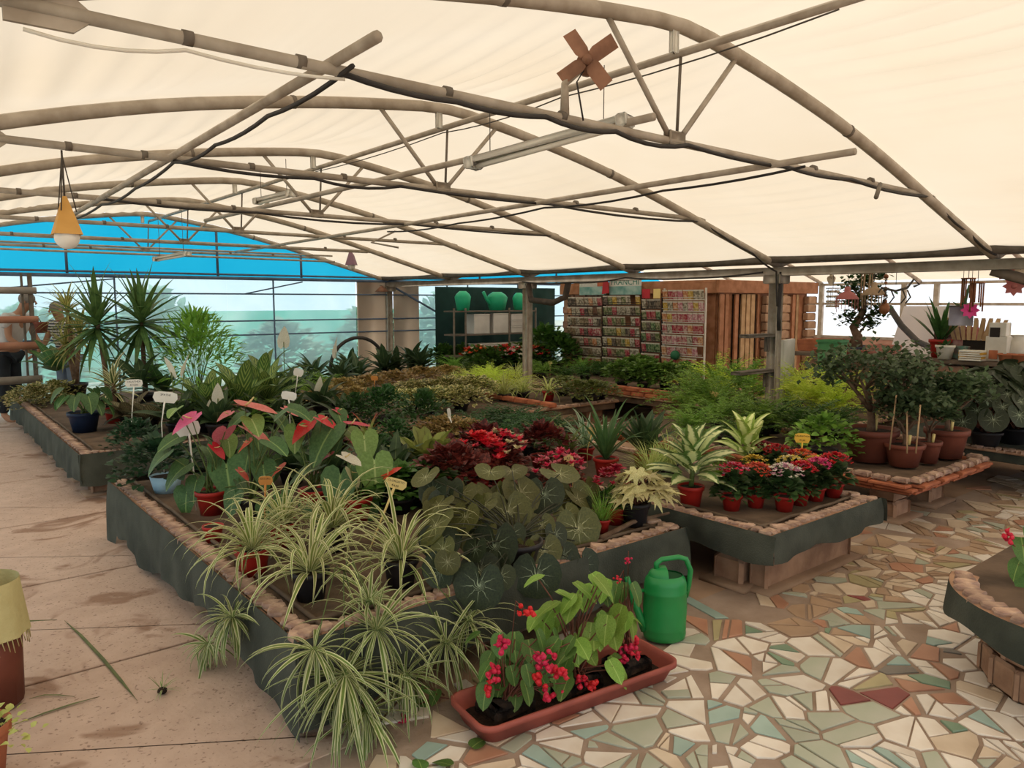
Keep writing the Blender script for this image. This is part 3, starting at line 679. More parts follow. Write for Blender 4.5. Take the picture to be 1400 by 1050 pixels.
# ---------------------------------------------------------------- joined foliage (too fine to pick apart)
def dome(r, n, rx, ry, h, zlow=.15, fill=.55):
    out = []
    for i in range(n):
        a = r.uniform(0, 2*PI); c = r.random()**.6; el = math.asin(min(1, c))*1.0
        el = r.uniform(-.1, PI/2) if r.random() < .5 else r.uniform(.3, PI/2)
        q = fill+(1-fill)*r.random()**.5
        out.append((Vector((rx*q*math.cos(el)*math.cos(a), ry*q*math.cos(el)*math.sin(a), h*(zlow+(1-zlow)*q*math.sin(max(0, el))))), a, el))
    return out
def bush_mesh(name, mat, seed, rx, h, n, L, W, kind='ovate', ry=None, zlow=.1, tilt=.5, fill=.5, nn=2, extra=None):
    r = random.Random(seed); mb = MB(); ry = ry or rx
    for p, a, el in dome(r, n, rx, ry, h, zlow, fill):
        k = r.uniform(.65, 1.2); g = leaf(kind, L*k, W*k, 0, .7, nn+1, 2, .3)
        mb.add(g, T(*p) @ RZ(a+r.uniform(-.9, .9)) @ RY(-(el*tilt)+r.uniform(-.6, .5)) @ RX(r.uniform(-.5, .5)))
    return mb.mesh(name, mat)
def stemtuft(mb, r, rx, h, n=6, rad=.003):
    for i in range(n):
        a = r.uniform(0, 2*PI); q = r.uniform(.2, .8); mb.add(tube([(0, 0, 0), (rx*q*.5*math.cos(a), rx*q*.5*math.sin(a), h*.45), (rx*q*math.cos(a), rx*q*math.sin(a), h*.8)], [rad*1.4, rad, rad*.6], 4))
def fern_mesh(name, mat, seed, rx, h, nf=26, L=.03, dens=16, fuzzy=True):
    "feathery fronds: arching rachis with many needle pinnae"
    r = random.Random(seed); mb = MB()
    for i in range(nf):
        a = r.uniform(0, 2*PI); e = r.uniform(.35, 1.45); ln = h*r.uniform(.85, 1.2)/max(.75, math.sin(e)); ln = min(ln, rx*1.3/max(.25, math.cos(e)))
        x = z = 0; ang = e; P = []
        for k in range(dens+1):
            P.append((x, z, ang)); x += math.cos(ang)*ln/dens; z += math.sin(ang)*ln/dens; ang -= r.uniform(.6, 1.3)*1.4/dens
        m0 = RZ(a)
        mb.add(tube([(p[0], 0, p[1]) for p in P[::4]], .0016, 3, False), m0)
        for k in range(3, dens+1):
            px, pz, an = P[k]; w = L*(1.15-.75*k/dens)
            for s in (-1, 1):
                for q in range(2 if fuzzy else 1):
                    g = leaf('lance', w*r.uniform(.7, 1.4), w*(.16 if fuzzy else .32), 0, .4, 2, 1, 0)
                    mb.add(g, m0 @ T(px, 0, pz) @ RY(-an*.7+r.uniform(-.5, .3)) @ RZ(s*r.uniform(.6, 1.3)) @ RX(r.uniform(-1, 1)))
    return mb.mesh(name, mat)
def grass_mesh(name, mat, seed, n, L, W, spread=(.3, 1.4), droop=1.4, rad=.03):
    r = random.Random(seed); mb = MB()
    for i in range(n):
        k = r.uniform(.6, 1.15); a = r.uniform(0, 2*PI); q = rad*r.random()
        mb.add(leaf('strap', L*k, W*r.uniform(.7, 1.2), 0, droop*r.uniform(.6, 1.4), 7, 2, .3), T(q*math.cos(a), q*math.sin(a), 0) @ RZ(a+r.uniform(-.3, .3)) @ RY(-r.uniform(*spread)))
    return mb.mesh(name, mat)
def star_mesh(name, mat, seed, n, L, W, kind, e=(.2, 1.3), droop=.9, pet=0.0, nseg=5):
    "joined rosette of broad leaves"
    r = random.Random(seed); mb = MB()
    for i in range(n):
        a = i*2.4+r.uniform(-.2, .2); el = e[0]+(e[1]-e[0])*i/n; k = r.uniform(.75, 1.15)
        mb.add(leaf(kind, L*k, W*k, 0, droop*r.uniform(.6, 1.3), nseg, 2, .3), RZ(a) @ RY(-el) @ T(pet, 0, 0) @ RX(r.uniform(-.3, .3)))
    return mb.mesh(name, mat)
def place_mesh(name, label, cat, loc, me, rz=0, s=1, group=None, potspec=None, partname='foliage', kind='stuff'):
    "a potted plant whose foliage is one joined part"
    o = thing(name, label, cat, loc, rz, group)
    zz = 0
    if potspec: pot(o, potspec[0], potspec[1], potspec[2]); zz = potspec[1]*.85
    f = mkobj(partname, me, o, T(0, 0, zz) @ (SCL(*s) if isinstance(s, tuple) else SCL(s)))
    if kind: f['kind'] = kind
    return o
# ================================================================ PLANTS ON THE NEAR BEDS
BEDS = [(1.04, 3.21, 2.5, 5.6), (3.45, 4.65, 2.12, 5.8), (1.05, 3.0, 6.75, 11.3), (3.2, 6.85, 6.35, 11.2), (7.3, 9.15, 5.9, 9.2), (6.95, 9.0, 9.5, 11.7), (6.95, 8.3, 1.5, 3.3), (5.3, 6.58, 2.2, 5.4), (7.22, 8.6, 3.55, 5.6)]
def P(px, py, z=BZ):
    "bed-surface point under a pixel, kept on the nearest bed"
    p = at(px, py, z)
    if abs(z-BZ) > .02: return p
    best = None
    for x0, x1, y0, y1 in BEDS:
        q = (max(x0+.13, min(x1-.13, p.x)), max(y0+.13, min(y1-.13, p.y))); d = (q[0]-p.x)**2+(q[1]-p.y)**2
        if best is None or d < best[0]: best = (d, q)
    return Vector((best[1][0], best[1][1], z))
def camaz(p): return math.atan2(-p[1], -p[0])
def rel(base, p): return Vector(p)-Vector(base)
def blade_fn(L, W, d0, d1, kind='strap', n=9, cup=.3): return lambda r: leaf(kind, L*r.uniform(.85, 1.1), W*r.uniform(.8, 1.2), 0, r.uniform(d0, d1), n, 2, cup)
# ---- spider plants
def spider(px, py, n, L, label, potm=None, seed=1, group='spider plants at the near bed corner', e=(.1, 1.35), W=.019, mat='spider', loc=None, pr=.075, ph=.125, d=(1.5, 2.8)):
    o = thing('spider_plant', label, 'plant', loc or P(px, py), R.uniform(0, 6), group); z = 0
    if potm: pot(o, pr, ph, potm); z = ph*.92
    rosette(o, ('sp', round(L, 2), mat, d), blade_fn(L, W, *d), lm[mat], n, z, e, (.6, 1.1), .014, 8, seed)
    return o
spider(425, 818, 64, .42, 'striped spider plant in a small black pot at the bed corner', blackpot, 1)
spider(345, 785, 60, .42, 'striped spider plant spilling over the long side of the bed', redpot, 2)
spider(455, 752, 64, .46, 'upright striped spider plant standing behind the black pot', blackpot, 3)
spider(548, 800, 54, .42, 'striped spider plant by the yellow price tag stick', blackpot, 4)
spider(388, 745, 54, .40, 'striped spider plant in front of the orange price tag', redpot, 5)
def plantlet(loc, n, L, label, src, seed, e=(-1.1, 1.1), d=(.9, 1.9)):
    o = thing('spider_plantlet', label, 'plant', loc, R.uniform(0, 6), 'spider plant offshoots hanging on runners')
    rosette(o, ('spl', round(L, 2), d), blade_fn(L, .016, *d), lm['spider2'], n, 0, e, (.55, 1.1), .012, 8, seed)
    q = rel(loc, src); ri = o.rotation_euler.z; q.rotate(Matrix.Rotation(-ri, 3, 'Z'))
    st = MB()
    st.add(tube([Vector((0, 0, 0)), q*.35+Vector((0, 0, .05)), q*.7+Vector((0, 0, .1)), q], .0022, 4)); st.obj('runner', stem_m, o)
    MB().add(ball((0, 0, 0), .016, 8, 6)).obj('crown', stem_m, o)
    return o
s0 = P(470, 780, .5)
plantlet(atY(515, 862, 2.42), 60, .32, 'spider plant offshoot hanging against the cloth below the bed rim', s0, 11)
plantlet(atY(472, 925, 2.37), 100, .34, 'biggest hanging spider plant offshoot, trailing down to the tiles', s0, 12, e=(-1.5, .25), d=(.5, 1.5))
plantlet(atY(610, 880, 2.40), 44, .32, 'spider plant offshoot hanging beside the begonia tray', P(548, 790, .5), 13)
plantlet(atY(640, 850, 2.43), 34, .24, 'small spider plant offshoot under the dark round leaves', P(548, 790, .5), 14)
plantlet(atY(430, 890, 2.40), 40, .24, 'spider plant offshoot hanging at the cloth corner', s0, 18, e=(-1.3, .8))
plantlet(atY(555, 925, 2.38), 44, .28, 'spider plant offshoot dangling left of the trailing begonia shoot', s0, 19, e=(-1.4, .7))
plantlet(atY(500, 975, 2.33), 50, .24, 'lowest spider plant offshoot over the paving', s0, 20, e=(-1.4, .3), d=(.4, 1.2))
plantlet(atX(318, 845, .97), 60, .20, 'bushy spider plant offshoot hanging beside the concrete walk', P(350, 760, .5), 15, e=(-1.3, .9))
plantlet(atX(285, 882, .95), 50, .17, 'lowest spider plant offshoot over the concrete walk', P(350, 760, .5), 16, e=(-1.4, .6))
plantlet(atY(505, 822, 2.5), 24, .16, 'tiny spider plant offshoot resting on the stone rim', s0, 17, e=(-.1, 1.2))
fo = thing('fallen_plantlet', 'small fallen spider plantlet lying on the concrete walk', 'plant', at(222, 948, .008))
rosette(fo, 'fall', blade_fn(.09, .006, .3, 1.2), lm['spider2'], 14, .012, (-.05, 1.1), (.6, 1.1), .006, 5, 3)
MB().add(ball((0, 0, .012), .02, 8, 5, .7)).obj('root_clump', soil_m, fo)

# ---- ivy in a pale blue bowl
iv = thing('ivy_plant', 'dark green ivy in a pale blue bowl', 'plant', P(228, 672))
pot(iv, .10, .11, paleblue, lip=False)
ivy_me = bush_mesh('ivy_foliage', lm['ivy'], 5, .30, .26, 420, .055, .05, 'ovate', zlow=0, fill=.35)
f = mkobj('foliage', ivy_me, iv, T(-.02, .12, .08)); f['kind'] = 'stuff'
iv2 = place_mesh('ivy_plant', 'dark trailing ivy spilling across the far corner of the cloth-skirted bed', 'plant', P(205, 625), ivy_me, 1.2, (1.0, .8, .9))

# ---- anthuriums
hl = [MB().add(heartuv(disc(HEART, 1, .02, .22+.12*k, 3, .02*k, 3, .10+.04*k))).mesh('leaf', lm['anth']) for k in range(3)]
hl2 = [MB().add(heartuv(disc(HEART, 1, .02, .25+.12*k, 3, .02, 3, .14))).mesh('leaf', lm['anth2']) for k in range(2)]
sp_me = {k: MB().add(disc(SPATHE, 1, .06, .12, 3, .03, 3, .08)).mesh('spathe', petal[k]) for k in ('pink', 'rose', 'salmon', 'red', 'orange', 'white', 'cream')}
spx = MB().add(tube([(0, 0, 0), (.2, 0, .25), (.35, 0, .55)], [.07, .065, .03], 6)).mesh('spadix', spadix_m)
def anthurium(px, py, label, leaves, flowers, potm=redpot, pr=.085, ph=.14, seed=1, dep=0):
    b = P(px, py); o = thing('anthurium', label, 'plant', b); pot(o, pr, ph, potm); r = random.Random(seed)
    A = camaz(b); base = (0, 0, ph*.9); J = []; J2 = []
    for (lx, ly, az, pit, s, *alt) in leaves:
        p = rel(b, atD(lx, ly, b+Vector((0, 0, 0))-Vector((b.x, b.y, 0)).normalized()*(r.uniform(-.02, .08)+dep)))
        (J2 if alt else J).append((p, A+math.radians(az), math.radians(pit), s*1.45))
    if J: stalked(o, J, base, hl, None, stem_m, r=r)
    if J2: stalked(o, J2, base, hl2, None, stem_m, r=r)
    st = MB()
    for k, (lx, ly, colr, s, az, pit) in enumerate(flowers):
        p = rel(b, atD(lx, ly, b-Vector((b.x, b.y, 0)).normalized()*(r.uniform(0, .1)+dep)))
        st.add(tube([base, Vector(base).lerp(p, .5)+Vector((0, 0, .05)), p], [.004, .0035, .003], 5))
        fl_ = mkobj('flower', sp_me[colr], o, T(*p) @ RZ(A+math.radians(az)) @ RY(math.radians(pit+20)) @ SCL(s*1.75))
        mkobj('spadix', spx, fl_, SCL(.62))
    if flowers: st.obj('flower_stalks', stem_m, o)
    return o
anthurium(290, 702, 'pink-flowered anthurium in a red pot with large heart leaves', [(240, 600, -60, 20, .085), (225, 622, -80, 35, .10), (250, 640, -70, 30, .10), (310, 640, 10, 62, .13), (268, 660, -40, 60, .08), (285, 615, 40, 40, .08), (330, 665, 60, 55, .10), (240, 560, -30, 15, .06, 1), (312, 602, 20, 60, .07, 1), (255, 675, -30, 70, .09), (335, 690, 30, 70, .08)],
          [(262, 572, 'pink', .078, -65, 12), (308, 590, 'rose', .068, -150, 25), (293, 612, 'red', .05, 60, 25)], seed=1)
anthurium(345, 712, 'salmon-flowered anthurium with wide spathes behind the orange price tag', [(345, 575, 20, 30, .08, 1), (372, 605, 40, 20, .09), (360, 640, 10, 60, .09), (400, 560, 60, 10, .08), (320, 680, -40, 60, .08), (385, 680, 30, 65, .09), (365, 695, 0, 70, .08)],
          [(340, 588, 'salmon', .085, 75, 14), (335, 555, 'salmon', .10, 80, -8), (340, 605, 'orange', .045, -80, 20), (362, 604, 'orange', .05, 70, 5), (328, 645, 'orange', .04, 70, 25), (385, 640, 'orange', .05, -90, 20)], potm=blackpot, seed=2, dep=.02)
anthurium(430, 700, 'scarlet anthurium with glossy heart leaves behind the spider plants', [(405, 590, -20, 60, .09, 1), (450, 592, -55, 48, .15), (478, 590, 30, 20, .08, 1), (430, 640, -80, 15, .12), (425, 690, -20, 65, .09), (395, 560, -60, 20, .08)],
          [(420, 583, 'red', .075, -60, 20), (440, 574, 'red', .06, 60, 5), (480, 580, 'red', .062, 90, -15), (478, 602, 'red', .05, 80, 30), (452, 622, 'red', .04, -90, 10)], potm=redpot, seed=3, dep=.0)
anthurium(488, 712, 'white-flowered anthurium with long heart leaves beside the yellow price tag', [(465, 655, -15, 62, .14), (498, 600, 10, 60, .10, 1), (512, 635, 5, 72, .13, 1), (500, 690, 20, 60, .10), (430, 700, -50, 70, .09), (480, 700, 0, 70, .10)],
          [(472, 625, 'white', .06, 60, 0), (480, 645, 'cream', .055, 60, 40), (530, 650, 'red', .05, 100, -50)], potm=redpot, seed=4)
anthurium(360, 668, 'dark-leaved anthurium with two small rosy spathes behind the salmon one', [(330, 570, -60, 30, .09), (352, 600, 10, 45, .09), (378, 570, 40, 25, .09), (395, 600, 60, 40, .09), (340, 620, -30, 55, .09), (372, 632, 20, 60, .09), (410, 620, 50, 50, .08)], [(312, 566, 'rose', .05, -60, 5), (392, 560, 'rose', .05, 60, 5)], potm=blackpot, seed=7)
anthurium(455, 660, 'dark-leaved anthurium with one red spathe behind the scarlet one', [(430, 570, -40, 30, .09), (462, 565, 20, 30, .08), (440, 610, -20, 55, .09), (470, 625, 20, 55, .09), (410, 610, -60, 45, .08)], [(462, 562, 'red', .05, 60, 5)], potm=blackpot, seed=8)
# small red pot seen between
rp = thing('flower_pot', 'small red plastic pot lying half hidden behind the spider plant', 'pot', P(292, 740)); pot(rp, .05, .085, redpot)

# ---- leopard plant with big round leaves
lb = P(705, 775); lp = thing('leopard_plant', 'leopard plant with big round pale-veined leaves spilling over the rim', 'plant', lb); pot(lp, .12, .13, blackpot)
rl = [MB().add(disc(ROUND, 1, .10, .10+.1*k, 4, .03, 5)).mesh('leaf', lm['ligu']) for k in range(3)]
rl2 = [MB().add(disc(ROUND, 1, .08, .2, 4, .03, 4)).mesh('leaf', lm['ligud']) for k in range(2)]
LG = [(694, 700, 31, 10, 62, 0), (712, 674, 28, 40, 45, 0), (744, 676, 26, 0, 58, 1), (740, 718, 18, 10, 60, 0), (676, 746, 33, -10, 66, 1), (744, 752, 24, 10, 62, 0), (716, 752, 17, -20, 64, 0), (790, 722, 30, 25, 66, 0), (734, 785, 31, 5, 72, 1), (636, 706, 21, -20, 58, 0), (632, 674, 20, -30, 40, 0), (596, 718, 30, -40, 38, 0), (606, 750, 20, -30, 66, 0), (655, 800, 33, -25, 74, 1), (796, 772, 24, 30, 72, 1), (684, 788, 20, 0, 40, 1), (670, 645, 20, -10, 12, 0), (700, 644, 20, 10, 10, 0), (765, 648, 26, 50, 14, 0), (790, 682, 22, 60, 35, 0), (600, 690, 22, -40, 22, 0), (582, 652, 20, -30, 30, 0), (774, 702, 18, 20, 40, 0), (612, 768, 17, -20, 70, 0), (662, 690, 20, -70, 30, 0), (760, 730, 18, 40, 60, 1), (700, 730, 18, 0, 55, 1), (650, 750, 18, -30, 60, 1), (770, 760, 20, 20, 65, 1)]
J = {0: [], 1: []}; A = camaz(lb)
for (x, y, s, az, pit, k) in LG:
    Y = 2.98-.56*max(0, min(1, (y-640)/150)); p = atY(x, y, Y); S = s*1.12/FPX*depth(p)
    J[k].append((rel(lb, p), A+math.radians(az), math.radians(pit), S))
rq = random.Random(4)
for i in range(40):
    x, y = rq.uniform(590, 812), rq.uniform(665, 790); p = atY(x, y, 3.02-.5*max(0, min(1, (y-640)/150)))
    J[i % 2].append((rel(lb, p), A+rq.uniform(-.8, .8), rq.uniform(.6, 1.15), rq.uniform(20, 30)/FPX*depth(p)))
stalked(lp, J[0], (0, 0, .12), rl, None, stem_d, .0035); stalked(lp, J[1], (0, 0, .12), rl2, None, stem_d, .0035)

# ---- other plants on the near bed
def multi(name, label, cat, px, py, leaf_key, fn, mat, n, z, e, s, seed, potspec=None, **k):
    o = thing(name, label, cat, P(px, py), R.uniform(0, 6))
    if potspec: pot(o, *potspec); z += potspec[1]*.9
    rosette(o, leaf_key, fn, lm[mat], n, z, e, s, seed=seed, **k); return o
multi('peperomia', 'bushy peperomia with pale green spoon-shaped leaves and dark heart', 'plant', 585, 662, 'pep', lambda r: leaf('spat', .17*r.uniform(.8, 1.1), .062, 0, r.uniform(.5, 1.2), 6, 2, .3), 'pep', 64, 0, (.0, 1.3), (1.15, 1.75), 3, (.1, .14, redpot), rad=.04)
multi('bromeliad', 'bromeliad with narrow olive leaves beside the small yellow oval tag', 'plant', 775, 640, 'bro', blade_fn(.34, .04, .8, 1.7, 'sword', 8), 'olive', 20, 0, (.2, 1.3), (.8, 1.15), 12, (.07, .1, redpot))
multi('bromeliad', 'bromeliad with grey striped leaves next to the strap-leaved pot', 'plant', 800, 628, 'bro3', blade_fn(.36, .04, .6, 1.5, 'sword', 8), 'blueg', 20, 0, (.3, 1.4), (.8, 1.15), 13, (.07, .1, redpot))
def flowerheads(mb, r, pts, S, k=5, mi=0):
    for p in pts:
        for i in range(k): mb.add(leaf('ovate', S, S*.75, .2, .3, 2, 1, .2), T(*p) @ RZ(2*PI*i/k+r.random()) @ RY(-r.uniform(.0, .7)), mi=mi)
def bloom_ball(name, cols, seed, rx, h, n, S, zc=0, k=6):
    r = random.Random(seed); mb = MB()
    for p, a, el in dome(r, n, rx, rx, h, .4, .8): flowerheads(mb, r, [p+Vector((0, 0, zc))], S, k, r.randrange(len(cols)))
    return mb.mesh(name, [petal[c] for c in cols])
red_me = bush_mesh('red_foliage', lm['redleaf'], 8, .22, .2, 300, .06, .05, 'ovate')
for (x, y, l, s) in ((620, 690, 'dark red begonia foliage behind the big round leaves', 1), (690, 650, 'dark red coleus next to the white stone', 1.05), (740, 640, 'wine red foliage plant beside the long green straps', .9)):
    place_mesh('coleus', l, 'plant', P(x, y), red_me, x, s*1.25, potspec=(.08, .1, redpot))
def bloomplant(name, label, px, py, cols, potm, seed, rx, h, foli, fs, nb, S, pr=.07, ph=.1, k=6, zc=None, group=None):
    o = thing(name, label, 'plant', P(px, py), seed, group); pot(o, pr, ph, potm)
    f = mkobj('foliage', foli, o, T(0, 0, ph*.8) @ SCL(*fs)); f['kind'] = 'stuff'
    b = mkobj('blooms', bloom_ball('blooms', cols, seed, rx, h, nb, S, 0, k), o, T(0, 0, ph if zc is None else zc)); b['kind'] = 'stuff'
    return o
mint_me = bush_mesh('leafy_foliage', lm['bushy'], 3, .2, .2, 330, .06, .045)
bloomplant('flowering_begonia', 'begonia with crowded crimson flowers behind the round-leaved plant', 655, 672, ['red', 'begred'], redpot, 4, .17, .28, red_me, (.8, .8, .8), 50, .045)
bloomplant('flowering_begonia', 'begonia with red blooms and cream bracts beside the small yellow tag', 720, 655, ['begred', 'red', 'cream'], redpot, 9, .2, .26, red_me, (.9, .9, .7), 54, .045)
bloomplant('flowering_begonia', 'begonia with bright red blooms beneath the long strap leaves', 805, 678, ['begred', 'crimson', 'rose'], redpot, 6, .16, .22, red_me, (.7, .7, .8), 46, .036)
bloomplant('flowering_begonia', 'wiry red-flowered plant beside the black pot', 840, 715, ['crimson', 'dkred'], redpot, 7, .12, .22, mint_me, (.5, .5, .6), 40, .03)
grass_me = grass_mesh('wiry_foliage', lm['fern'], 4, 120, .26, .004, (.5, 1.5), 1.1, .03)
place_mesh('sedge_plant', 'thin wiry grass plant in a tiny red pot on the rim', 'plant', P(823, 728), grass_me, 0, .8, potspec=(.042, .075, redpot))
# pale variegated plant in black pot
pv = thing('variegated_begonia', 'pale cream-leaved begonia in a black pot at the bed end', 'plant', P(880, 715)); pot(pv, .078, .135, blackpot)
pl = [MB().add(disc(LOBED, 1, .05, .25, 3, .05, 5)).mesh('leaf', lm['pale']) for k in range(2)]
JJ = []
for i in range(40):
    a = i*2.4; q = math.sqrt((i+1)/40); JJ.append(((.17*q*math.cos(a)+.03*math.sin(YAW), .17*q*math.sin(a)-.03, .15+.15*(1.05-q*q*.9)+R.uniform(-.03, .03)), a+R.uniform(-.6, .6), R.uniform(-.3, .9), R.uniform(.06, .09)))
stalked(pv, JJ, (0, 0, .12), pl, None, stem_r, .003)
# strap-leaf plants
multi('cordyline', 'dark green strap-leaved plant standing in a red pot', 'plant', 828, 650, 'cor', blade_fn(.50, .045, .3, 1.2, 'strap', 8), 'cordy', 22, 0, (.75, 1.5), (.7, 1.05), 2, (.085, .13, redpot))
multi('aspidistra', 'dark broad upright foliage plant beside the strap-leaved pot', 'plant', 880, 640, 'asp', lambda r: leaf('lance', .36*r.uniform(.8, 1.1), .10, 0, r.uniform(.3, .9), 7, 2, .3), 'dark', 22, 0, (.7, 1.5), (.8, 1.1), 5, (.08, .12, redpot))
place_mesh('sedge_plant', 'loose tuft of fine green grass behind the dieffenbachia', 'plant', P(900, 655), grass_me, 1, .9, potspec=(.06, .09, blackpot))
multi('bromeliad', 'bromeliad with arching grey-green leaves and brown tips', 'plant', 742, 622, 'bro', blade_fn(.34, .04, .8, 1.7, 'sword', 8), 'olive', 18, 0, (.2, 1.3), (.7, 1.05), 8, (.07, .1, blackpot))
multi('bromeliad', 'bromeliad with red leaf tips behind the scarlet anthurium', 'plant', 480, 610, 'bro2', blade_fn(.30, .04, .8, 1.5, 'sword', 8), 'brom', 18, 0, (.4, 1.35), (.7, 1.05), 9, (.07, .1, blackpot))
sto = tag(MB().add(ball((0, 0, 0), .055, 9, 6, .8)).obj('white_stone', whitep), 'rounded white stone standing among the dark red foliage', 'stone'); sto.location = P(670, 597)+Vector((0, 0, .2))
sto.location = P(668, 640)+Vector((0, 0, .04)); sto.scale = (1, .9, 1)
stk = MB().add(tube([(0, 0, 0), (.3, .02, .02), (.62, 0, .01)], [.016, .013, .007], 6)).obj('dry_branch', bark); tag(stk, 'dry brown branch lying along the stone rim', 'branch'); stk.location = P(822, 742)+Vector((0, 0, .02)); stk.rotation_euler = (0, 0, .1)

for (x, y, l) in ((890, 662, 'tuft of yellowish grass in front of the dark broad foliage'), (915, 650, 'tuft of yellowish grass behind the speckled dieffenbachia')): place_mesh('sedge_plant', l, 'plant', P(x, y), grass_mesh('wiry_foliage', lm['grassy'], x, 120, .3, .006, (.5, 1.5), 1.1, .04), 0, 1.0, potspec=(.06, .09, blackpot))
# ---- bed with kalanchoes
def dieff(px, py, label, mat, n, L, W, potm, pr, ph, seed, e=(.1, 1.3)):
    o = thing('dieffenbachia', label, 'plant', P(px, py)); pot(o, pr, ph, potm)
    MB().add(tube([(0, 0, ph*.8), (.01, 0, ph+.08), (0, .01, ph+.16)], [.016, .014, .01], 7)).obj('stem', stem_m, o)
    r = random.Random(seed); ms = variants(('df', mat, L), lambda q: leaf('ovate', L*q.uniform(.85, 1.1), W*q.uniform(.85, 1.1), 0, q.uniform(.7, 1.3), 7, 2, .25), lm[mat], 5)
    for i in range(n):
        t = i/n; a = i*2.4+r.uniform(-.3, .3); el = e[0]+(e[1]-e[0])*t
        mkobj('leaf', ms[i % 5], o, T(0, 0, ph+.02+.16*t) @ RZ(a) @ RY(-el) @ T(.03+.03*(1-t), 0, 0) @ RX(r.uniform(-.3, .3)) @ SCL(r.uniform(.8, 1.1)*(1.05-.25*t)))
    return o
dieff(944, 692, 'cream-speckled dieffenbachia in a red pot at the end of the kalanchoe bed', 'dief', 36, .28, .115, redpot, .075, .13, 1)
dieff(1018, 660, 'lime-leaved dieffenbachia standing behind the kalanchoes', 'dieflime', 22, .25, .115, blackpot, .07, .12, 2, (.2, 1.4))
kal_me = bush_mesh('kalanchoe_foliage', leafmat('leaf_kal', '#2f4526', '#40582f', 'plain'), 9, .085, .11, 130, .05, .042, zlow=.05, fill=.4)
for (x, y, cols, word, s) in ((1000, 697, ['red', 'begred', 'lilac'], 'red and pale pink', 1), (1033, 693, ['fiery', 'orange'], 'bright orange', .95), (1072, 698, ['white', 'lilac'], 'white and pale pink', 1), (1093, 690, ['begred', 'crimson'], 'cherry red', .95), (1115, 684, ['magenta', 'pink'], 'magenta', .95), (1149, 676, ['crimson', 'red'], 'deep red', 1), (1030, 676, ['yellow'], 'golden yellow', .9), (1062, 668, ['dkred', 'crimson'], 'dark crimson', 1.05), (1078, 676, ['yellow', 'cream'], 'pale yellow', .9), (1100, 668, ['fiery', 'orange'], 'orange red', .95), (1122, 670, ['yellow'], 'lemon yellow', .85), (1052, 655, ['dkred'], 'dusky dark red', 1)):
    o = thing('kalanchoe', 'kalanchoe with %s flowers in a small red pot' % word, 'plant', P(x, y), x*.7, 'kalanchoes on the stone-rimmed bed', s*1.18)
    pot(o, .05, .078, redpot)
    f = mkobj('foliage', kal_me, o, T(0, 0, .065)); f['kind'] = 'stuff'
    b = mkobj('blooms', bloom_ball('blooms', cols, x, .085, .085, 75, .018, 0, 4), o, T(0, 0, .15)); b['kind'] = 'stuff'
for i, (x, y, m, l) in enumerate(((985, 668, 'fern', 'wispy fern tucked beside the speckled dieffenbachia'),)):
    place_mesh('sedge_plant', l, 'plant', P(x, y), grass_me, 2, .8, potspec=(.05, .08, blackpot))

# ---- jade trees on the tile-edged bed
def jade(px, py, label, potm, pr, ph, H, Rr, seed, nb=6, tie=True):
    b = P(px, py, .36); o = thing('jade_tree', label, 'plant', b, 0, 'potted jade trees'); pot(o, pr, ph, potm); r = random.Random(seed); tr = MB(); fo_ = MB()
    z0 = ph*.88; fork = z0+H*.28
    tr.add(tube([(0, 0, z0-.02), (.008, 0, z0+H*.12), (0, .005, fork)], [Rr*.11, Rr*.085, Rr*.085], 9))
    for i in range(nb):
        a = 2*PI*i/nb+r.uniform(-.4, .4); q = Rr*r.uniform(.55, .85); ze = z0+H*r.uniform(.62, .85)
        tr.add(tube([(0, 0, fork-.01), (q*.35*math.cos(a), q*.35*math.sin(a), fork+H*.15), (q*math.cos(a), q*math.sin(a), ze)], [Rr*.07, Rr*.05, Rr*.025], 7))
        for j in range(3): 
            a2 = a+r.uniform(-.8, .8); q2 = Rr*r.uniform(.5, 1.0); z2 = z0+H*r.uniform(.68, 1.02)
            tr.add(tube([(q*.6*math.cos(a), q*.6*math.sin(a), fork+H*.28), (q2*math.cos(a2), q2*math.sin(a2), z2)], [Rr*.03, Rr*.012], 5))
            for k in range(85):
                d = Vector((r.gauss(0, .3), r.gauss(0, .3), r.gauss(0, .2)))*Rr*.85
                fo_.add(leaf('ovate', .05, .044, 0, .5, 2, 1, .25), T(q2*math.cos(a2)+d.x, q2*math.sin(a2)+d.y, z2+d.z) @ RZ(r.uniform(0, 6.3)) @ RY(-r.uniform(-.4, 1.2)))
    tr.obj('trunk', bark, o); f = fo_.obj('foliage', lm['jade'], o); f['kind'] = 'stuff'
    if tie: MB().add(tube([(Rr*.12, -.02, z0), (Rr*.1, -.03, z0+H*.22)], .012, 5)).obj('label_stake', tag_y, o)
    return o
jade(1188, 628, 'largest jade tree with forked bare trunk in a big brown pot', brownpot, .195, .25, .62, .34, 1, 7)
jade(1235, 636, 'jade tree in the low brown pot with pale trunk', brownpot, .135, .17, .38, .20, 2)
jade(1268, 632, 'small jade tree in the narrow brown pot', brownpot, .09, .17, .34, .14, 3, 5)
jade(1300, 622, 'jade tree in a wide brown pot near the bed end', brownpot, .155, .23, .42, .24, 4)
for (x, y, dx, h, l) in ((1240, 620, .03, .32, 'thin cane stake standing in the low brown pot'), (1252, 620, -.02, .36, 'pale cane stake beside the small jade tree'), (1216, 615, -.05, .42, 'leaning yellow cane by the largest jade tree')):
    p = P(x, y, .5); tag(MB().add(tube([p, p+Vector((dx, dx, h))], .006, 5)).obj('cane_stake', palewood), l, 'stake')

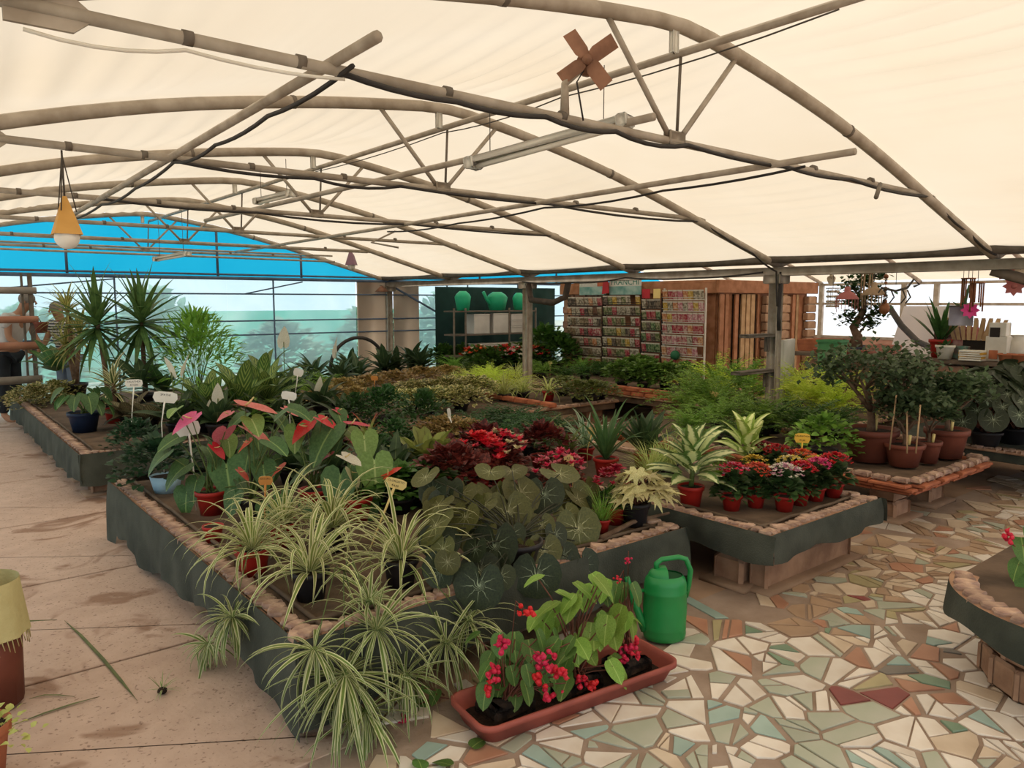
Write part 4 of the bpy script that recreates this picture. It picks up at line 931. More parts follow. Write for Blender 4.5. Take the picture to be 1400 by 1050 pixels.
# ---- ferns on the tile-edged bed and about the column
fern_a = fern_mesh('fern_foliage', lm['fern'], 1, .34, .36, 56, .055, 15)
fern_b = fern_mesh('fern_foliage', lm['lime'], 2, .30, .40, 56, .045, 15)
fern_c = fern_mesh('fern_foliage', lm['bushy'], 3, .30, .28, 40, .05, 13, False)
fern_d = fern_mesh('fern_foliage', lm['deep'], 4, .26, .26, 40, .05, 12, False)
pars = bush_mesh('parsley_foliage', lm['fern'], 12, .2, .2, 420, .045, .035, zlow=0)
for (x, y, me, s, l) in ((1125, 630, pars, 1.0, 'bright curly fern drooping over a dark tray by the jade pots'), (1100, 605, fern_c, 1.1, 'leafy green fern beside the big jade pot'), (1040, 596, fern_a, .95, 'feathery asparagus fern at the front of the tile-edged bed'), (985, 590, fern_a, .8, 'low feathery fern at the corner of the tile-edged bed'),
                         (1055, 592, fern_c, 1.0, 'deep green fern spread in front of the shelf column'), (1000, 572, fern_a, 1.0, 'soft green fern left of the shelf column'), (955, 570, fern_a, .9, 'soft asparagus fern overhanging the walkway'), (1110, 572, fern_b, 1.1, 'yellow-lime asparagus fern right of the shelf column'), (1085, 560, fern_b, 1.0, 'lime fern behind the shelf column'), (1140, 575, fern_b, .9, 'lime fern beside the dark jade crown'), (1020, 556, fern_a, 1.1, 'tall bright fern against the shelf column'), (985, 552, fern_b, 1.0, 'bright fern cloud below the wooden door'), (1140, 600, fern_c, 1.0, 'broad green fern behind the curly fern'), (940, 602, fern_a, .7, 'small feathery fern spilling over the tile edge'), (985, 612, fern_c, .6, 'low leafy fern over the tile edge behind the dieffenbachia'), (960, 548, fern_a, 1.0, 'feathery fern in front of the white wire rack')):
    place_mesh('asparagus_fern' if me is not pars else 'curly_fern', l, 'plant', P(x, y), me, x, (s*1.35, s*1.35, s*(1.75 if y < 590 else 1.3)), potspec=(.10, .10, blackpot))
# ---- dark round-leaved mass by the counter
for k, (x, y, s, l) in enumerate(((1345, 612, 1.0, 'dark bushy plant with round leaves beside the jade trees'), (1385, 606, 1.1, 'dark bushy plant with leathery round leaves next to the counter'), (1330, 590, .9, 'dark round-leaved plant standing behind its neighbours'), (1420, 600, 1.1, 'dark leathery plant at the end of its bed'))):
    b = P(x, y); o = thing('leathery_begonia', l, 'plant', b); pot(o, .12, .14, blackpot); JJ = []
    for i in range(52):
        a = i*2.4+k; q = math.sqrt((i+1)/52); JJ.append(((.38*s*q*math.cos(a), .38*s*q*math.sin(a), .16+.46*s*(1.05-q*q*.85)), a, .25+.9*q, R.uniform(.08, .12)*s))
    stalked(o, JJ, (0, 0, .12), [MATS_ROUND for MATS_ROUND in rl2], None, stem_r, .004)

# ---- round bed on the right: begonia
bb = at(1420, 800, .37); o = thing('dragon_wing_begonia', 'red-flowered begonia growing in the round-ended bed', 'plant', bb)
ov = [MB().add(heartuv(disc(OVAL, 1, .05, .2, 3, .03, 3, .08))).mesh('leaf', lm['begon2']) for k in range(2)]
ovl = [MB().add(heartuv(disc(OVAL, 1, .05, .2, 3, .03, 3, .08))).mesh('leaf', lm['begon']) for k in range(2)]
A = camaz(bb); JJ = [(rel(bb, atD(x, y, bb)), A+math.radians(a), math.radians(p), s) for x, y, a, p, s in ((1398, 745, 20, 50, .07), (1392, 772, -30, 60, .06), (1402, 790, 10, 65, .07), (1425, 760, 60, 40, .07), (1430, 720, 40, 30, .07), (1450, 790, 80, 50, .07), (1410, 725, 0, 45, .05))]
stalked(o, JJ, (0, 0, 0), ov, None, stem_r, .004)
def begflower(parent, p, seed, S=.016, n=10):
    r = random.Random(seed); mb = MB()
    for i in range(n):
        q = Vector((r.gauss(0, .8), r.gauss(0, .8), r.gauss(0, .7)))*S; mb.add(ball(tuple(q), S*.55, 6, 4)); mb.add(disc(SPATHE, S*1.0, .1, .1, 2), T(*q) @ RZ(r.uniform(0, 6)) @ RY(r.uniform(-1, 1)))
    o_ = mb.obj('blossom', petal['begred'], parent); o_.location = p; return o_
begflower(o, rel(bb, atD(1378, 735, bb)), 1, .018)
MB().add(tube([(0, 0, 0), rel(bb, atD(1400, 760, bb)), rel(bb, atD(1379, 738, bb))], .003, 4)).obj('flower_stalk', stem_r, o)

# ---- begonia tray on the paving
ty = thing('planter_tray', 'long terracotta-coloured planter tray on the mosaic paving', 'planter', at(785, 935, 0))
tw0, td0 = .86, .26
c0 = at(672, 1001, .085); c1 = at(929, 909, .085); ang = math.atan2(c1.y-c0.y, c1.x-c0.x); LT = (c1-c0).length+.05
ty.location = (c0+c1)/2+Vector((-math.sin(ang), math.cos(ang), 0))*.155; ty.location.z = .011; ty.rotation_euler = (0, 0, ang)
def rrect(w, d, r, z, n=5):
    out = []
    for cx, cy, a0 in ((w/2-r, d/2-r, 0), (-w/2+r, d/2-r, PI/2), (-w/2+r, -d/2+r, PI), (w/2-r, -d/2+r, 1.5*PI)):
        for k in range(n+1): a = a0+PI/2*k/n; out.append((cx+r*math.cos(a), cy+r*math.sin(a), z))
    return out
def loft(rings, capb=True, capt=False):
    n = len(rings[0]); v = [p for r_ in rings for p in r_]; f = []
    for i in range(len(rings)-1):
        for k in range(n): f.append((i*n+k, i*n+(k+1) % n, (i+1)*n+(k+1) % n, (i+1)*n+k))
    if capb: f.append(tuple(range(n-1, -1, -1)))
    if capt: f.append(tuple(range((len(rings)-1)*n, len(rings)*n)))
    return v, f, None
traym = M('tray_plastic', '#a8594c', '#8f4a40', 6, .6)
W0, D0 = LT, .30
MB().add(loft([rrect(W0-.07, D0-.07, .05, 0), rrect(W0-.03, D0-.03, .05, .055), rrect(W0, D0, .06, .06), rrect(W0, D0, .06, .08), rrect(W0-.025, D0-.025, .05, .08), rrect(W0-.04, D0-.04, .05, .06), rrect(W0-.08, D0-.08, .05, .012)])).obj('tray', traym, ty)
MB().add(loft([rrect(W0-.078, D0-.078, .05, .014), rrect(W0-.076, D0-.076, .05, .02)], capt=True)).obj('tray_floor', soil_m, ty)
tri = ty.matrix_basis.inverted()
bg_ = ty.location.copy()
for gi, (cx, cy, w_, h_, label, cells_) in enumerate((
    (725, 960, .20, .06, 'begonia with small rounded leaves and red blossoms in the planter tray', [(650+((i*37) % 130), 868+((i*53) % 90), .034+.012*((i*7) % 5)/5, -70+(i*41) % 140, 25+(i*29) % 45, 0) for i in range(44)]),
    (800, 925, .22, .06, 'tall begonia with pale green wing-shaped leaves in the planter tray', [(735+((i*31) % 115), 790+((i*47) % 130), .042+.02*((i*7) % 5)/5, -60+(i*53) % 150, 15+(i*31) % 50, 1) for i in range(44)]),
    (860, 905, .18, .06, 'begonia with drooping red flower clusters at the tray end', [(820+((i*29) % 50), 800+((i*43) % 85), .036+.014*((i*7) % 5)/5, -40+(i*59) % 150, 25+(i*37) % 45, i % 2) for i in range(20)]))):
    b = Vector(ty.location)+Vector((math.cos(ang), math.sin(ang), 0))*(-.27, .02, .27)[gi]*LT/.86; b.z = .035; o = thing('begonia', label, 'plant', b)
    MB().add(box((0, 0, .03), (w_, .16, .07), .02)).obj('root_ball', soil_m, o)
    r = random.Random(gi); A = camaz(b); JA, JB = [], []
    for (x, y, s, az, pit, alt) in cells_:
        p = rel(b, atD(x, y, b+Vector((b.x, b.y, 0)).normalized()*r.uniform(-.10, .08)))
        if p.z < .06: p.z = .06+.03*r.random()
        (JB if alt else JA).append((p, A+math.radians(az), math.radians(pit), s*1.3))
    if JA: stalked(o, JA, (0, 0, .05), ov, None, stem_r, .003)
    if JB: stalked(o, JB, (0, 0, .05), ovl, None, stem_r, .003)
    fl_ = [[(720, 836), (685, 883), (738, 895), (676, 917), (672, 940), (750, 912), (765, 920), (736, 928), (753, 955)], [(795, 930), (808, 935)], [(846, 792), (859, 765), (862, 887), (850, 905), (868, 890)]][gi]
    st = MB()
    for i, (x, y) in enumerate(fl_):
        p = rel(b, atD(x, y, b+Vector((b.x, b.y, 0)).normalized()*-.10)); begflower(o, p, i+gi*9, .019 if (x, y) not in ((846, 792), (859, 765)) else .009, 9)
        q = Vector((p.x*.5, p.y*.5, max(.1, p.z+.03))); st.add(tube([(0, 0, .05), q, p], .002, 4))
    st.obj('flower_stalks', stem_r, o)
b = at(600, 965, .01); o = thing('begonia', 'trailing begonia shoot with one red blossom on the paving', 'plant', b); A = camaz(b)
stalked(o, [(rel(b, atD(x, y, b)), A+a, p, s) for x, y, a, p, s in ((572, 970, .3, .5, .045), (596, 955, -.5, .6, .04), (625, 965, .7, .4, .035), (580, 948, 1, .3, .03))], (0, 0, .01), ov, None, stem_r, .003)
begflower(o, rel(b, atD(553, 992, b-Vector((b.x, b.y, 0)).normalized()*.1)), 3, .016); o.location.z += .02
for (x, y, a) in ((650, 1018, .3), (575, 1046, 1.2), (610, 1044, 2)):
    p = at(x, y, .018); tag(mkobj('fallen_leaf', ov[0], None, T(*p) @ RZ(a) @ RX(.15) @ SCL(.045)), 'fallen begonia leaf lying on the paving', 'leaf', 'fallen begonia leaves')

# ---- watering can
gcan = M('green_plastic', '#1f8a45', '#1a7d3c', 4, .38, rnd=0, spec=.5)
wc = thing('watering_can', 'green plastic watering can standing on the mosaic paving', 'watering can', at(908, 872, .012), YAW*0)
wc.rotation_euler = (0, 0, camaz(wc.location)+PI/2+.25)   # +X = towards viewer's right
def oval(w, d, z, ox=0, n=28): return [(ox+w*math.cos(2*PI*k/n), d*math.sin(2*PI*k/n), z) for k in range(n)]
MB().add(loft([oval(.085, .065, 0), oval(.098, .076, .008), oval(.102, .08, .03), oval(.1, .078, .05), oval(.102, .08, .055), oval(.1, .08, .06), oval(.104, .082, .16), oval(.1, .08, .225), oval(.103, .082, .23), oval(.1, .08, .236), oval(.1, .08, .27), oval(.094, .074, .295), oval(.08, .06, .312)])).obj('body', gcan, wc)
dm = MB().add(loft([oval(.08, .06, .312), oval(.06, .052, .33, -.012), oval(.03, .035, .336, -.03), oval(.002, .002, .336, -.035)], False)); 
top = MB()
def dome_half(u, v):   # hood over the filler hole, left half
    a = PI/2+PI*u; e = v*PI/2; return (-.0+.082*math.cos(a)*math.cos(e), .062*math.sin(a)*math.cos(e), .310+.042*math.sin(e))
top.add(grid(14, 6, dome_half)); top.obj('hood', gcan, wc)
MB().add(loft([oval(.078, .058, .306)], False, True)).obj('opening', M('can_inside', '#0f4a26', rough=.8), wc)
MB().add(tube([(-.045, 0, .335), (-.045, 0, .365), (-.02, 0, .385), (.06, 0, .395), (.095, 0, .385), (.118, 0, .33), (.112, 0, .26), (.1, 0, .2)], [.012, .013, .012, .012, .013, .013, .012, .01], 9)).obj('handle', gcan, wc)
MB().add(tube([(-.09, 0, .045), (-.115, 0, .1), (-.15, 0, .19), (-.175, 0, .275), (-.185, 0, .30)], [.026, .02, .016, .013, .014], 10)).obj('spout', gcan, wc)
MB().add(tube([(-.095, 0, .235), (-.16, 0, .232)], .009, 7)).obj('spout_brace', gcan, wc)

# ---- price tags
def ptag(px, py, qx, qy, w_, h_, plate, body, label, base, lean=0, stickm=None, faceoff=0, tsz=None, shape='oct'):
    "plate centred at pixel (px,py); stick foot at (qx,qy) at the depth of base"
    foot = atD(qx, qy, base); c = atD(px, py, base); o = thing('price_tag', label, 'price tag', foot)
    A = camaz(foot)+PI/2+faceoff   # local x to the viewer's right
    Mx = RZ(A) @ RX(PI/2)
    k = .22
    poly = [(-w_/2, -h_*.1), (-w_/2*.92, h_/2*.75), (-w_*.25, h_/2), (w_*.25, h_/2), (w_/2*.92, h_/2*.75), (w_/2, -h_*.1), (w_*.38, -h_/2), (-w_*.38, -h_/2)]
    q = rel(foot, c)
    lr = RZ(0)
    top_ = Mx @ Matrix.Rotation(lean, 4, 'Z')
    me = MB().add(prism(poly, -.0012, .0012)); pt = me.obj('plate', plate, o, False); pt.matrix_local = T(*q) @ top_
    MB().add(tube([(0, 0, BZ-foot.z+.004), (0, 0, 0), q*.5, q-(top_ @ Vector((0, h_*.35, .004)))], [.003, .0035, .005, .007], 5)).obj('stick', stickm or plate, o)
    for i, line in enumerate(body):
        text('lettering', line, (tsz or h_*.3), ink, o, T(*q) @ top_ @ T(0, h_*(.2-.42*i), .0016))
    return o
bA = P(225, 672); bY = P(500, 780)
ptag(183, 524, 180, 577, .145, .07, tag_w, ['CALATHEA', '€12,00'], 'small white price tag reading CALATHEA above the ivy', P(180, 600), .0, tsz=.022)
ptag(226, 543, 221, 578, .155, .075, tag_w, ['SPATHI'], 'white price tag half covered by a leaf, below the white peace lilies', P(238, 660), -.15, tsz=.02)
ptag(257, 586, 267, 660, .135, .085, tag_w, ['€'], 'large blank-looking white price tag under the pink anthurium flower', P(285, 700), .15, tsz=.02)
ptag(541, 661, 505, 752, .105, .048, tag_y, ['CLOROFITO', '€4,00'], 'yellow price tag on a leaning stick among the spider plants', P(510, 775), -.3, tsz=.014)
ptag(363, 657, 362, 700, .07, .045, tag_o, ['ANTURIO'], 'orange price tag behind the spider plants', P(363, 745), -.05, tsz=.012)
ptag(778, 630, 783, 652, .06, .075, tag_y, ['€3', '50'], 'small yellow oval price tag behind the big round leaves', P(780, 690), .2, tsz=.02)
ptag(810, 589, 803, 615, .07, .05, tag_y, [], 'yellow price tag on a stick before the strap-leaved plant', P(810, 640), -.1)
ptag(1097, 599, 1096, 625, .10, .065, tag_k, ['KALANCHOE', '€2,50'], 'bright yellow price tag behind the kalanchoes', P(1075, 664), 0, tsz=.015)
ptag(408, 509, 404, 535, .10, .08, tag_w, [], 'white price tag tilted among the ferns left of the white spathe', P(400, 575), -.3)
ptag(395, 541, 396, 560, .11, .06, tag_w, [], 'white price tag lying low behind the scarlet flowers', P(396, 645), -.2)
ptag(512, 517, 512, 530, .09, .06, tag_o, [], 'orange price tag among the low variegated foliage', P(512, 545), 0)
ptag(654, 491, 654, 505, .08, .075, tag_y, [], 'pale yellow price tag in front of the red and white flowers', P(654, 515), 0)
ptag(976, 540, 978, 552, .10, .07, tag_y, [], 'cream price tag in the ferns by the walkway', P(976, 575), -.2)
ptag(752, 496, 752, 510, .07, .05, tag_y, [], 'small yellow price tag in front of the leafy bush', P(752, 515), 0)
ptag(770, 608, 766, 625, .03, .06, tag_w, [], 'narrow white plant marker stuck in a red pot', P(770, 640), -.2)
ptag(614, 565, 620, 588, .03, .085, tag_w, [], 'narrow pale marker standing behind the peperomia', P(615, 620), .1)
# ================================================================ REAR BEDS
def sc3(s): return s if isinstance(s, tuple) else (s, s, s)
zeb_fn = lambda r: leaf('lance', .42*r.uniform(.8, 1.1), .12, 0, r.uniform(.6, 1.3), 7, 2, .25)
dark_fn = lambda r: leaf('lance', .36*r.uniform(.8, 1.1), .10, 0, r.uniform(.5, 1.2), 6, 2, .3)
def trunkplant(name, label, px, py, H, heads, key, fn, mat, n, e, seed, potspec=(.13, .2, blackpot), s=(.7, 1.1)):
    b = P(px, py); o = thing(name, label, 'plant', b); pot(o, *potspec)
    tr = MB(); r = random.Random(seed)
    for i, (hx, hz) in enumerate(heads):
        q = Vector((hx*math.cos(YAW), -hx*math.sin(YAW), hz)); tr.add(tube([(0, 0, potspec[1]*.8), (q.x*.3, q.y*.3, hz*.5), q], [.032, .026, .022], 7))
        ms = variants(key, fn, lm[mat], 6)
        for k in range(n):
            a = k*2.4+i; t = k/n; el = e[0]+(e[1]-e[0])*t+r.uniform(-.12, .12)
            mkobj('leaf', ms[k % 6], o, T(q.x, q.y, q.z-.12*(1-t)) @ RZ(a) @ RY(-el) @ RX(r.uniform(-.3, .3)) @ SCL(r.uniform(*s)))
    tr.obj('trunk', bark, o); return o
yfn = blade_fn(.66, .085, .1, .7, 'sword', 6)
trunkplant('yucca', 'tall yucca with stiff green sword leaves in front of the blue gable', 150, 565, .9, [(-.08, 1.02)], 'yuc', yfn, 'yucca', 56, (-1.0, 1.5), 1)
trunkplant('yucca', 'tall yucca whose crown overlaps the gable post beside its twin', 200, 562, .9, [(0, 1.05)], 'yuc', yfn, 'yucca', 56, (-1.0, 1.5), 2)
trunkplant('dracaena', 'dracaena with crowded thin yellowish leaves left of the yuccas', 105, 545, .9, [(-.05, 1.15), (.1, .85), (-.1, .7)], 'drac', blade_fn(.42, .034, .6, 1.4, 'sword', 6), 'drac', 60, (-.5, 1.45), 3)
trunkplant('dracaena', 'cream-striped dracaena below the yuccas', 158, 578, .5, [(0, .42)], 'dracv', blade_fn(.36, .042, .7, 1.5, 'sword', 7), 'dracv', 40, (-.3, 1.4), 4, (.1, .15, redpot))
ptn = thing('pothos', 'broad-leaved pothos in a dark blue pot', 'plant', P(116, 590)); pot(ptn, .135, .19, bluepot)
stalked(ptn, [((.2*math.cos(i*2.4), .2*math.sin(i*2.4), .28+.03*(i % 5)), i*2.4, .7, .11+.02*(i % 3)) for i in range(13)], (0, 0, .17), [m_ for m_ in hl], None, stem_m)
for (x, y, l, sd) in ((178, 585, 'dark bronze calathea with folded leaves behind its price tag', 1), (205, 590, 'dark bronze calathea beside the white peace lily stems', 2)):
    multi('calathea', l, 'plant', x, y, 'cal', lambda r: leaf('ovate', .27*r.uniform(.8, 1.1), .13, 0, r.uniform(.5, 1.1), 6, 2, .3), 'cala', 20, 0, (-.1, 1.2), (.7, 1.1), sd, (.09, .12, blackpot), rad=.03)
airy = bush_mesh('airy_foliage', lm['fern'], 21, .52, .75, 1100, .13, .026, 'lance', zlow=.25, fill=.3)
o = place_mesh('bamboo_plant', 'airy bamboo-like plant with fine arching leaves right of the yuccas', 'plant', P(272, 560), airy, 0, (1, 1, 1.25), potspec=(.12, .18, blackpot))
mb = MB(); stemtuft(mb, random.Random(1), .4, .75, 12, .004); mb.obj('stems', stem_m, o).location = (0, 0, .15)
for (x, y, l, sd, s) in ((330, 585, 'zebra-striped dieffenbachia with arching leaves', 1, 1.25), (285, 590, 'zebra-striped foliage plant under the airy bamboo', 2, 1.1), (375, 575, 'zebra-striped foliage plant near the tilted white tag', 3, 1.15), (345, 555, 'tall striped dieffenbachia behind its striped neighbours', 4, 1.3)):
    multi('striped_dieffenbachia', l, 'plant', x, y, 'zeb', zeb_fn, 'zebra', 24, .1, (-.1, 1.35), (.75*s, 1.05*s), sd, (.1, .14, blackpot), rad=.03)
def lily(px, py, label, spots, n=22, seed=1):
    b = P(px, py); o = thing('peace_lily', label, 'plant', b); pot(o, .1, .14, blackpot); r = random.Random(seed)
    rosette(o, 'lil', dark_fn, lm['dark'], n, .13, (.2, 1.3), (.8, 1.1), .02, 6, seed)
    st = MB()
    for (x, y, s, az, pit) in spots:
        p = rel(b, atD(x, y, b-Vector((b.x, b.y, 0)).normalized()*.05)); st.add(tube([(0, 0, .13), p*.6+Vector((0, 0, .05)), p], .005, 5))
        f = mkobj('spathe', sp_me['white'], o, T(*p) @ RZ(camaz(b)+az) @ RY(pit) @ SCL(s, s*.6, s)); mkobj('spadix', spx, f, SCL(.6))
    st.obj('flower_stalks', stem_m, o); return o
lily(245, 598, 'peace lily with two white spathes side by side', [(234, 509, .15, -1.0, -1.25), (252, 506, .16, 1.3, -1.3)], seed=1)
lily(300, 600, 'peace lily with a single curled white spathe and a bud', [(298, 545, .14, .2, -1.5), (287, 562, .10, .3, -1.57)], seed=2)
lily(390, 560, 'peace lily holding one tall white spathe against the gable film', [(388, 468, .19, .2, -1.3)], seed=3)
lily(440, 570, 'peace lily with a narrow white spathe near the scarlet anthurium', [(437, 535, .16, .6, -1.5)], seed=4)
lily(465, 530, 'peace lily with a greenish spathe by the beige panel', [(459, 482, .22, 1.2, -1.5)], seed=5)
small_lt = bush_mesh('trailing_foliage', lm['varieg'], 31, .3, .2, 420, .055, .045, zlow=0, fill=.3)
for (x, y, l) in ((40, 556, 'variegated trailing plant spilling over the skirt near the shelf rack'), (75, 548, 'variegated trailing plant beside the blue pot')):
    place_mesh('trailing_peperomia', l, 'plant', P(x, y), small_lt, x, 1.2)
multi('philodendron', 'philodendron with large soft leaves by the shelf rack', 'plant', 75, 540, 'phi', lambda r: leaf('ovate', .5*r.uniform(.8, 1.1), .17, 0, r.uniform(.5, 1.2), 7, 2, .2), 'anth', 12, .2, (.2, 1.2), (.7, 1.05), 6, (.1, .15, blackpot))
multi('philodendron', 'philodendron with narrow drooping leaves under the yuccas', 'plant', 195, 570, 'phi2', lambda r: leaf('lance', .5*r.uniform(.8, 1.1), .12, 0, r.uniform(.9, 1.5), 7, 2, .2), 'dark', 18, .2, (.1, 1.3), (.7, 1.05), 7, (.1, .15, blackpot))
multi('philodendron', 'philodendron with broad dark leaves filling the space behind the calatheas', 'plant', 225, 565, 'phi', None, 'anth', 16, .1, (.1, 1.3), (.6, .9), 8, (.1, .15, blackpot))

# ---- fill of the broad rear beds
ME = {
 'agave': star_mesh('rosette_foliage', lm['dark'], 1, 22, .46, .11, 'lance', (.1, 1.35), 1.0),
 'leafy': bush_mesh('leafy_foliage', lm['bushy'], 41, .32, .34, 420, .085, .06),
 'mint': bush_mesh('mint_foliage', lm['mint'], 42, .30, .28, 420, .085, .062, tilt=.3),
 'mat': bush_mesh('mat_foliage', lm['varieg'], 43, .30, .17, 420, .055, .045, zlow=.2, fill=.3),
 'brown': bush_mesh('brown_foliage', lm['brownv'], 44, .30, .17, 420, .05, .042, zlow=.2, fill=.3),
 'deep': bush_mesh('deep_foliage', lm['deep'], 45, .27, .27, 520, .045, .03, zlow=0, fill=.4),
 'olive': bush_mesh('olive_foliage', lm['olive'], 46, .3, .18, 460, .045, .032, zlow=.1),
 'grass': grass_mesh('grassy_foliage', lm['grassy'], 47, 90, .42, .012, (.4, 1.45), 1.7, .05),
 'fern': fern_a, 'lime': fern_b, 'dfern': fern_d, 'cfern': fern_c}
INFO = {'agave': ('bird_nest_fern', 'dark broad-leaved rosette plant on the rear bed'), 'leafy': ('leafy_bush', 'dense leafy green pot plant'), 'mint': ('mint_plant', 'fresh green broad-leaved herb in front of the seed racks'), 'mat': ('fittonia', 'low cream-variegated mat plant'), 'brown': ('heuchera', 'low bronze-green mottled plant'), 'deep': ('selaginella', 'dense deep green mossy cushion plant'), 'olive': ('thyme_plant', 'low olive small-leaved plant in a tray'), 'grass': ('grass_plant', 'pale striped grass-like plant'), 'fern': ('asparagus_fern', 'feathery green fern among the low rear plants'), 'lime': ('asparagus_fern', 'yellow-green feathery fern among the low rear plants'), 'dfern': ('deep_green_fern', 'deep green fern between the near bed and the rear beds'), 'cfern': ('leafy_fern', 'mid green fern on the rear bed')}
def fill(px, py, k, s=1.0, extra='', z=BZ, potr=.09):
    nm, lb_ = INFO[k]
    if extra: lb_ = lb_.replace(' on the rear bed', '').replace(' among the low rear plants', '')
    return place_mesh(nm, lb_+(' '+extra if extra else ''), 'plant', P(px, py, z), ME[k], px*.13+py, s, group=lb_+(' '+extra if extra else ''), potspec=(potr, .09, blackpot))
for (x, y, s) in ((560, 640, .8), (540, 625, .9), (520, 640, .7)): fill(x, y, 'deep', (s, s, s*.9), 'on the near bed behind the peperomia')
for (x, y, s) in ((600, 620, .9), (625, 612, .9), (575, 612, .9)): fill(x, y, 'brown', (s, s, s), 'on the near bed behind the peperomia')
for (x, y, s) in ((310, 650, .7), (400, 660, .7), (455, 668, .7), (505, 668, .7), (540, 672, .7)): fill(x, y, 'agave', s, 'on the near bed between the anthuriums')
for (x, y, s) in ((545, 700, .9), (580, 690, .8), (520, 690, .8)): fill(x, y, 'leafy', (s, s, s*.6), 'on the near bed beneath the anthuriums')
for (x, y, s) in ((470, 515, 1.0), (505, 510, 1.1), (540, 512, 1.0), (575, 508, 1.0), (490, 522, .9), (430, 525, 1.0), (410, 540, .9), (525, 502, 1.1)): fill(x, y, 'agave', s)
for (x, y, s) in ((600, 503, 1.0), (635, 503, 1.0), (670, 512, 1.0), (700, 512, .9), (655, 520, .8)): fill(x, y, 'leafy', s, 'behind the pale grasses')
for (x, y, s) in ((730, 516, .9), (760, 510, .9), (790, 512, .9), (620, 512, 1.0), (650, 510, .8)): fill(x, y, 'fern', s)
for (x, y, s) in ((470, 545, 1.0), (505, 540, 1.0), (540, 535, 1.1), (575, 528, 1.1), (610, 523, 1.0), (450, 560, 1.0), (485, 558, .9)): fill(x, y, 'brown', (s*1.2, s*1.2, s))
for (x, y, s) in ((570, 552, 1.0), (610, 550, 1.1), (645, 547, 1.1), (590, 565, 1.0), (560, 565, .9), (630, 562, 1)): fill(x, y, 'mat', (s*1.2, s*1.2, s*1.1))
for (x, y, s) in ((650, 535, .9), (675, 535, 1.0), (700, 540, .9), (690, 525, .9), (665, 528, .8)): fill(x, y, 'lime', s)
for (x, y, s) in ((715, 545, .85), (640, 530, .8), (620, 535, .7), (690, 548, .9), (680, 520, .8)): fill(x, y, 'grass', s)
sp = spider(750, 548, 30, .36, 'pale spider plant on the clay-edged rear bed', redpot, 21, None, W=.02, mat='grassy')
for (x, y, s) in ((520, 600, 1.15), (545, 592, 1.0), (500, 592, .9), (530, 580, 1.0)): fill(x, y, 'deep', (s, s, s*1.15), 'behind the red anthuriums')
for (x, y, s) in ((660, 605, 1.0), (690, 615, 1.1), (720, 602, 1.0), (700, 588, 1.0), (740, 590, .9), (670, 585, .9), (640, 590, .8), (765, 600, .8), (725, 622, .9)): fill(x, y, 'dfern', (s*1.15, s*1.15, s))
for (x, y, s) in ((790, 550, 1.0), (820, 552, 1.0), (775, 540, .9), (840, 545, .8)): fill(x, y, 'olive', (s*1.2, s*1.2, s))
for (x, y, s) in ((850, 530, 1.0), (880, 533, 1.1), (910, 533, 1.0), (935, 528, .9), (865, 520, 1.0), (895, 518, 1.0), (925, 515, .9)): fill(x, y, 'mint', s)
for (x, y, s) in ((800, 520, 1.0), (825, 515, 1.1), (850, 510, .9), (775, 522, .9), (900, 508, .9)): fill(x, y, 'cfern', s, 'in front of the left seed rack')
for (x, y, s) in ((455, 585, .9), (430, 590, .9), (405, 600, 1.0), (380, 600, .9)): fill(x, y, 'agave', s*.8, 'behind the scarlet anthurium')
for (x, y, s) in ((350, 600, .8), (420, 555, .9), (395, 545, .9), (360, 540, 1.0), (445, 540, .9)): fill(x, y, 'fern', s, 'around the peace lilies')
# taller flowering masses near the netting
bz = P(690, 507)
for (x, y, cols, l, sd) in ((655, 510, ['red', 'fiery', 'white'], 'bushy plant covered with red and white flowers', 1), (690, 508, ['red', 'fiery'], 'bushy plant covered with scarlet flowers', 2), (712, 512, ['white', 'red'], 'bushy plant with white flowers beside the column', 3), (730, 510, ['red', 'orange'], 'bushy plant with orange red flowers right of the column', 4)):
    bloomplant('flowering_bush', l, x, y, cols, blackpot, sd+40, .34, .30, mint_me, (1.7, 1.7, 1.6), 60, .06, .12, .14, 5, .16)
place_mesh('hibiscus_bush', 'large leafy green bush in front of the dark netting', 'plant', P(750, 507), ME['leafy'], 0, (1.7, 1.7, 1.75), potspec=(.15, .18, blackpot))
place_mesh('hibiscus_bush', 'leafy green bush between the column and the brick hut', 'plant', P(772, 510), ME['leafy'], 2, (1.2, 1.2, 1.4), potspec=(.15, .18, blackpot))
# clay pieces edging the rear beds
brick_me = MB().add(box((0, 0, 0), (.22, .1, .055), .01)).mesh('clay_brick', terra, False)
for i in range(6):
    p = Vector((5.72, 6.4+.23*i, .42)); tag(mkobj('clay_brick', brick_me, None, T(p.x, p.y, p.z) @ RZ(PI/2+R.uniform(-.1, .1))), 'flat clay brick edging the rear bed by the walkway', 'brick', 'bricks edging the middle rear bed')
for i in range(8):
    for lv in range(2):
        tag(mkobj('clay_brick', brick_me, None, T(7.33, 5.98+.23*i+.1*lv, .41+.057*lv) @ RZ(PI/2+R.uniform(-.06, .06))), 'flat clay brick stacked on the edge of the bed before the seed racks', 'brick', 'bricks edging the bed before the seed racks')

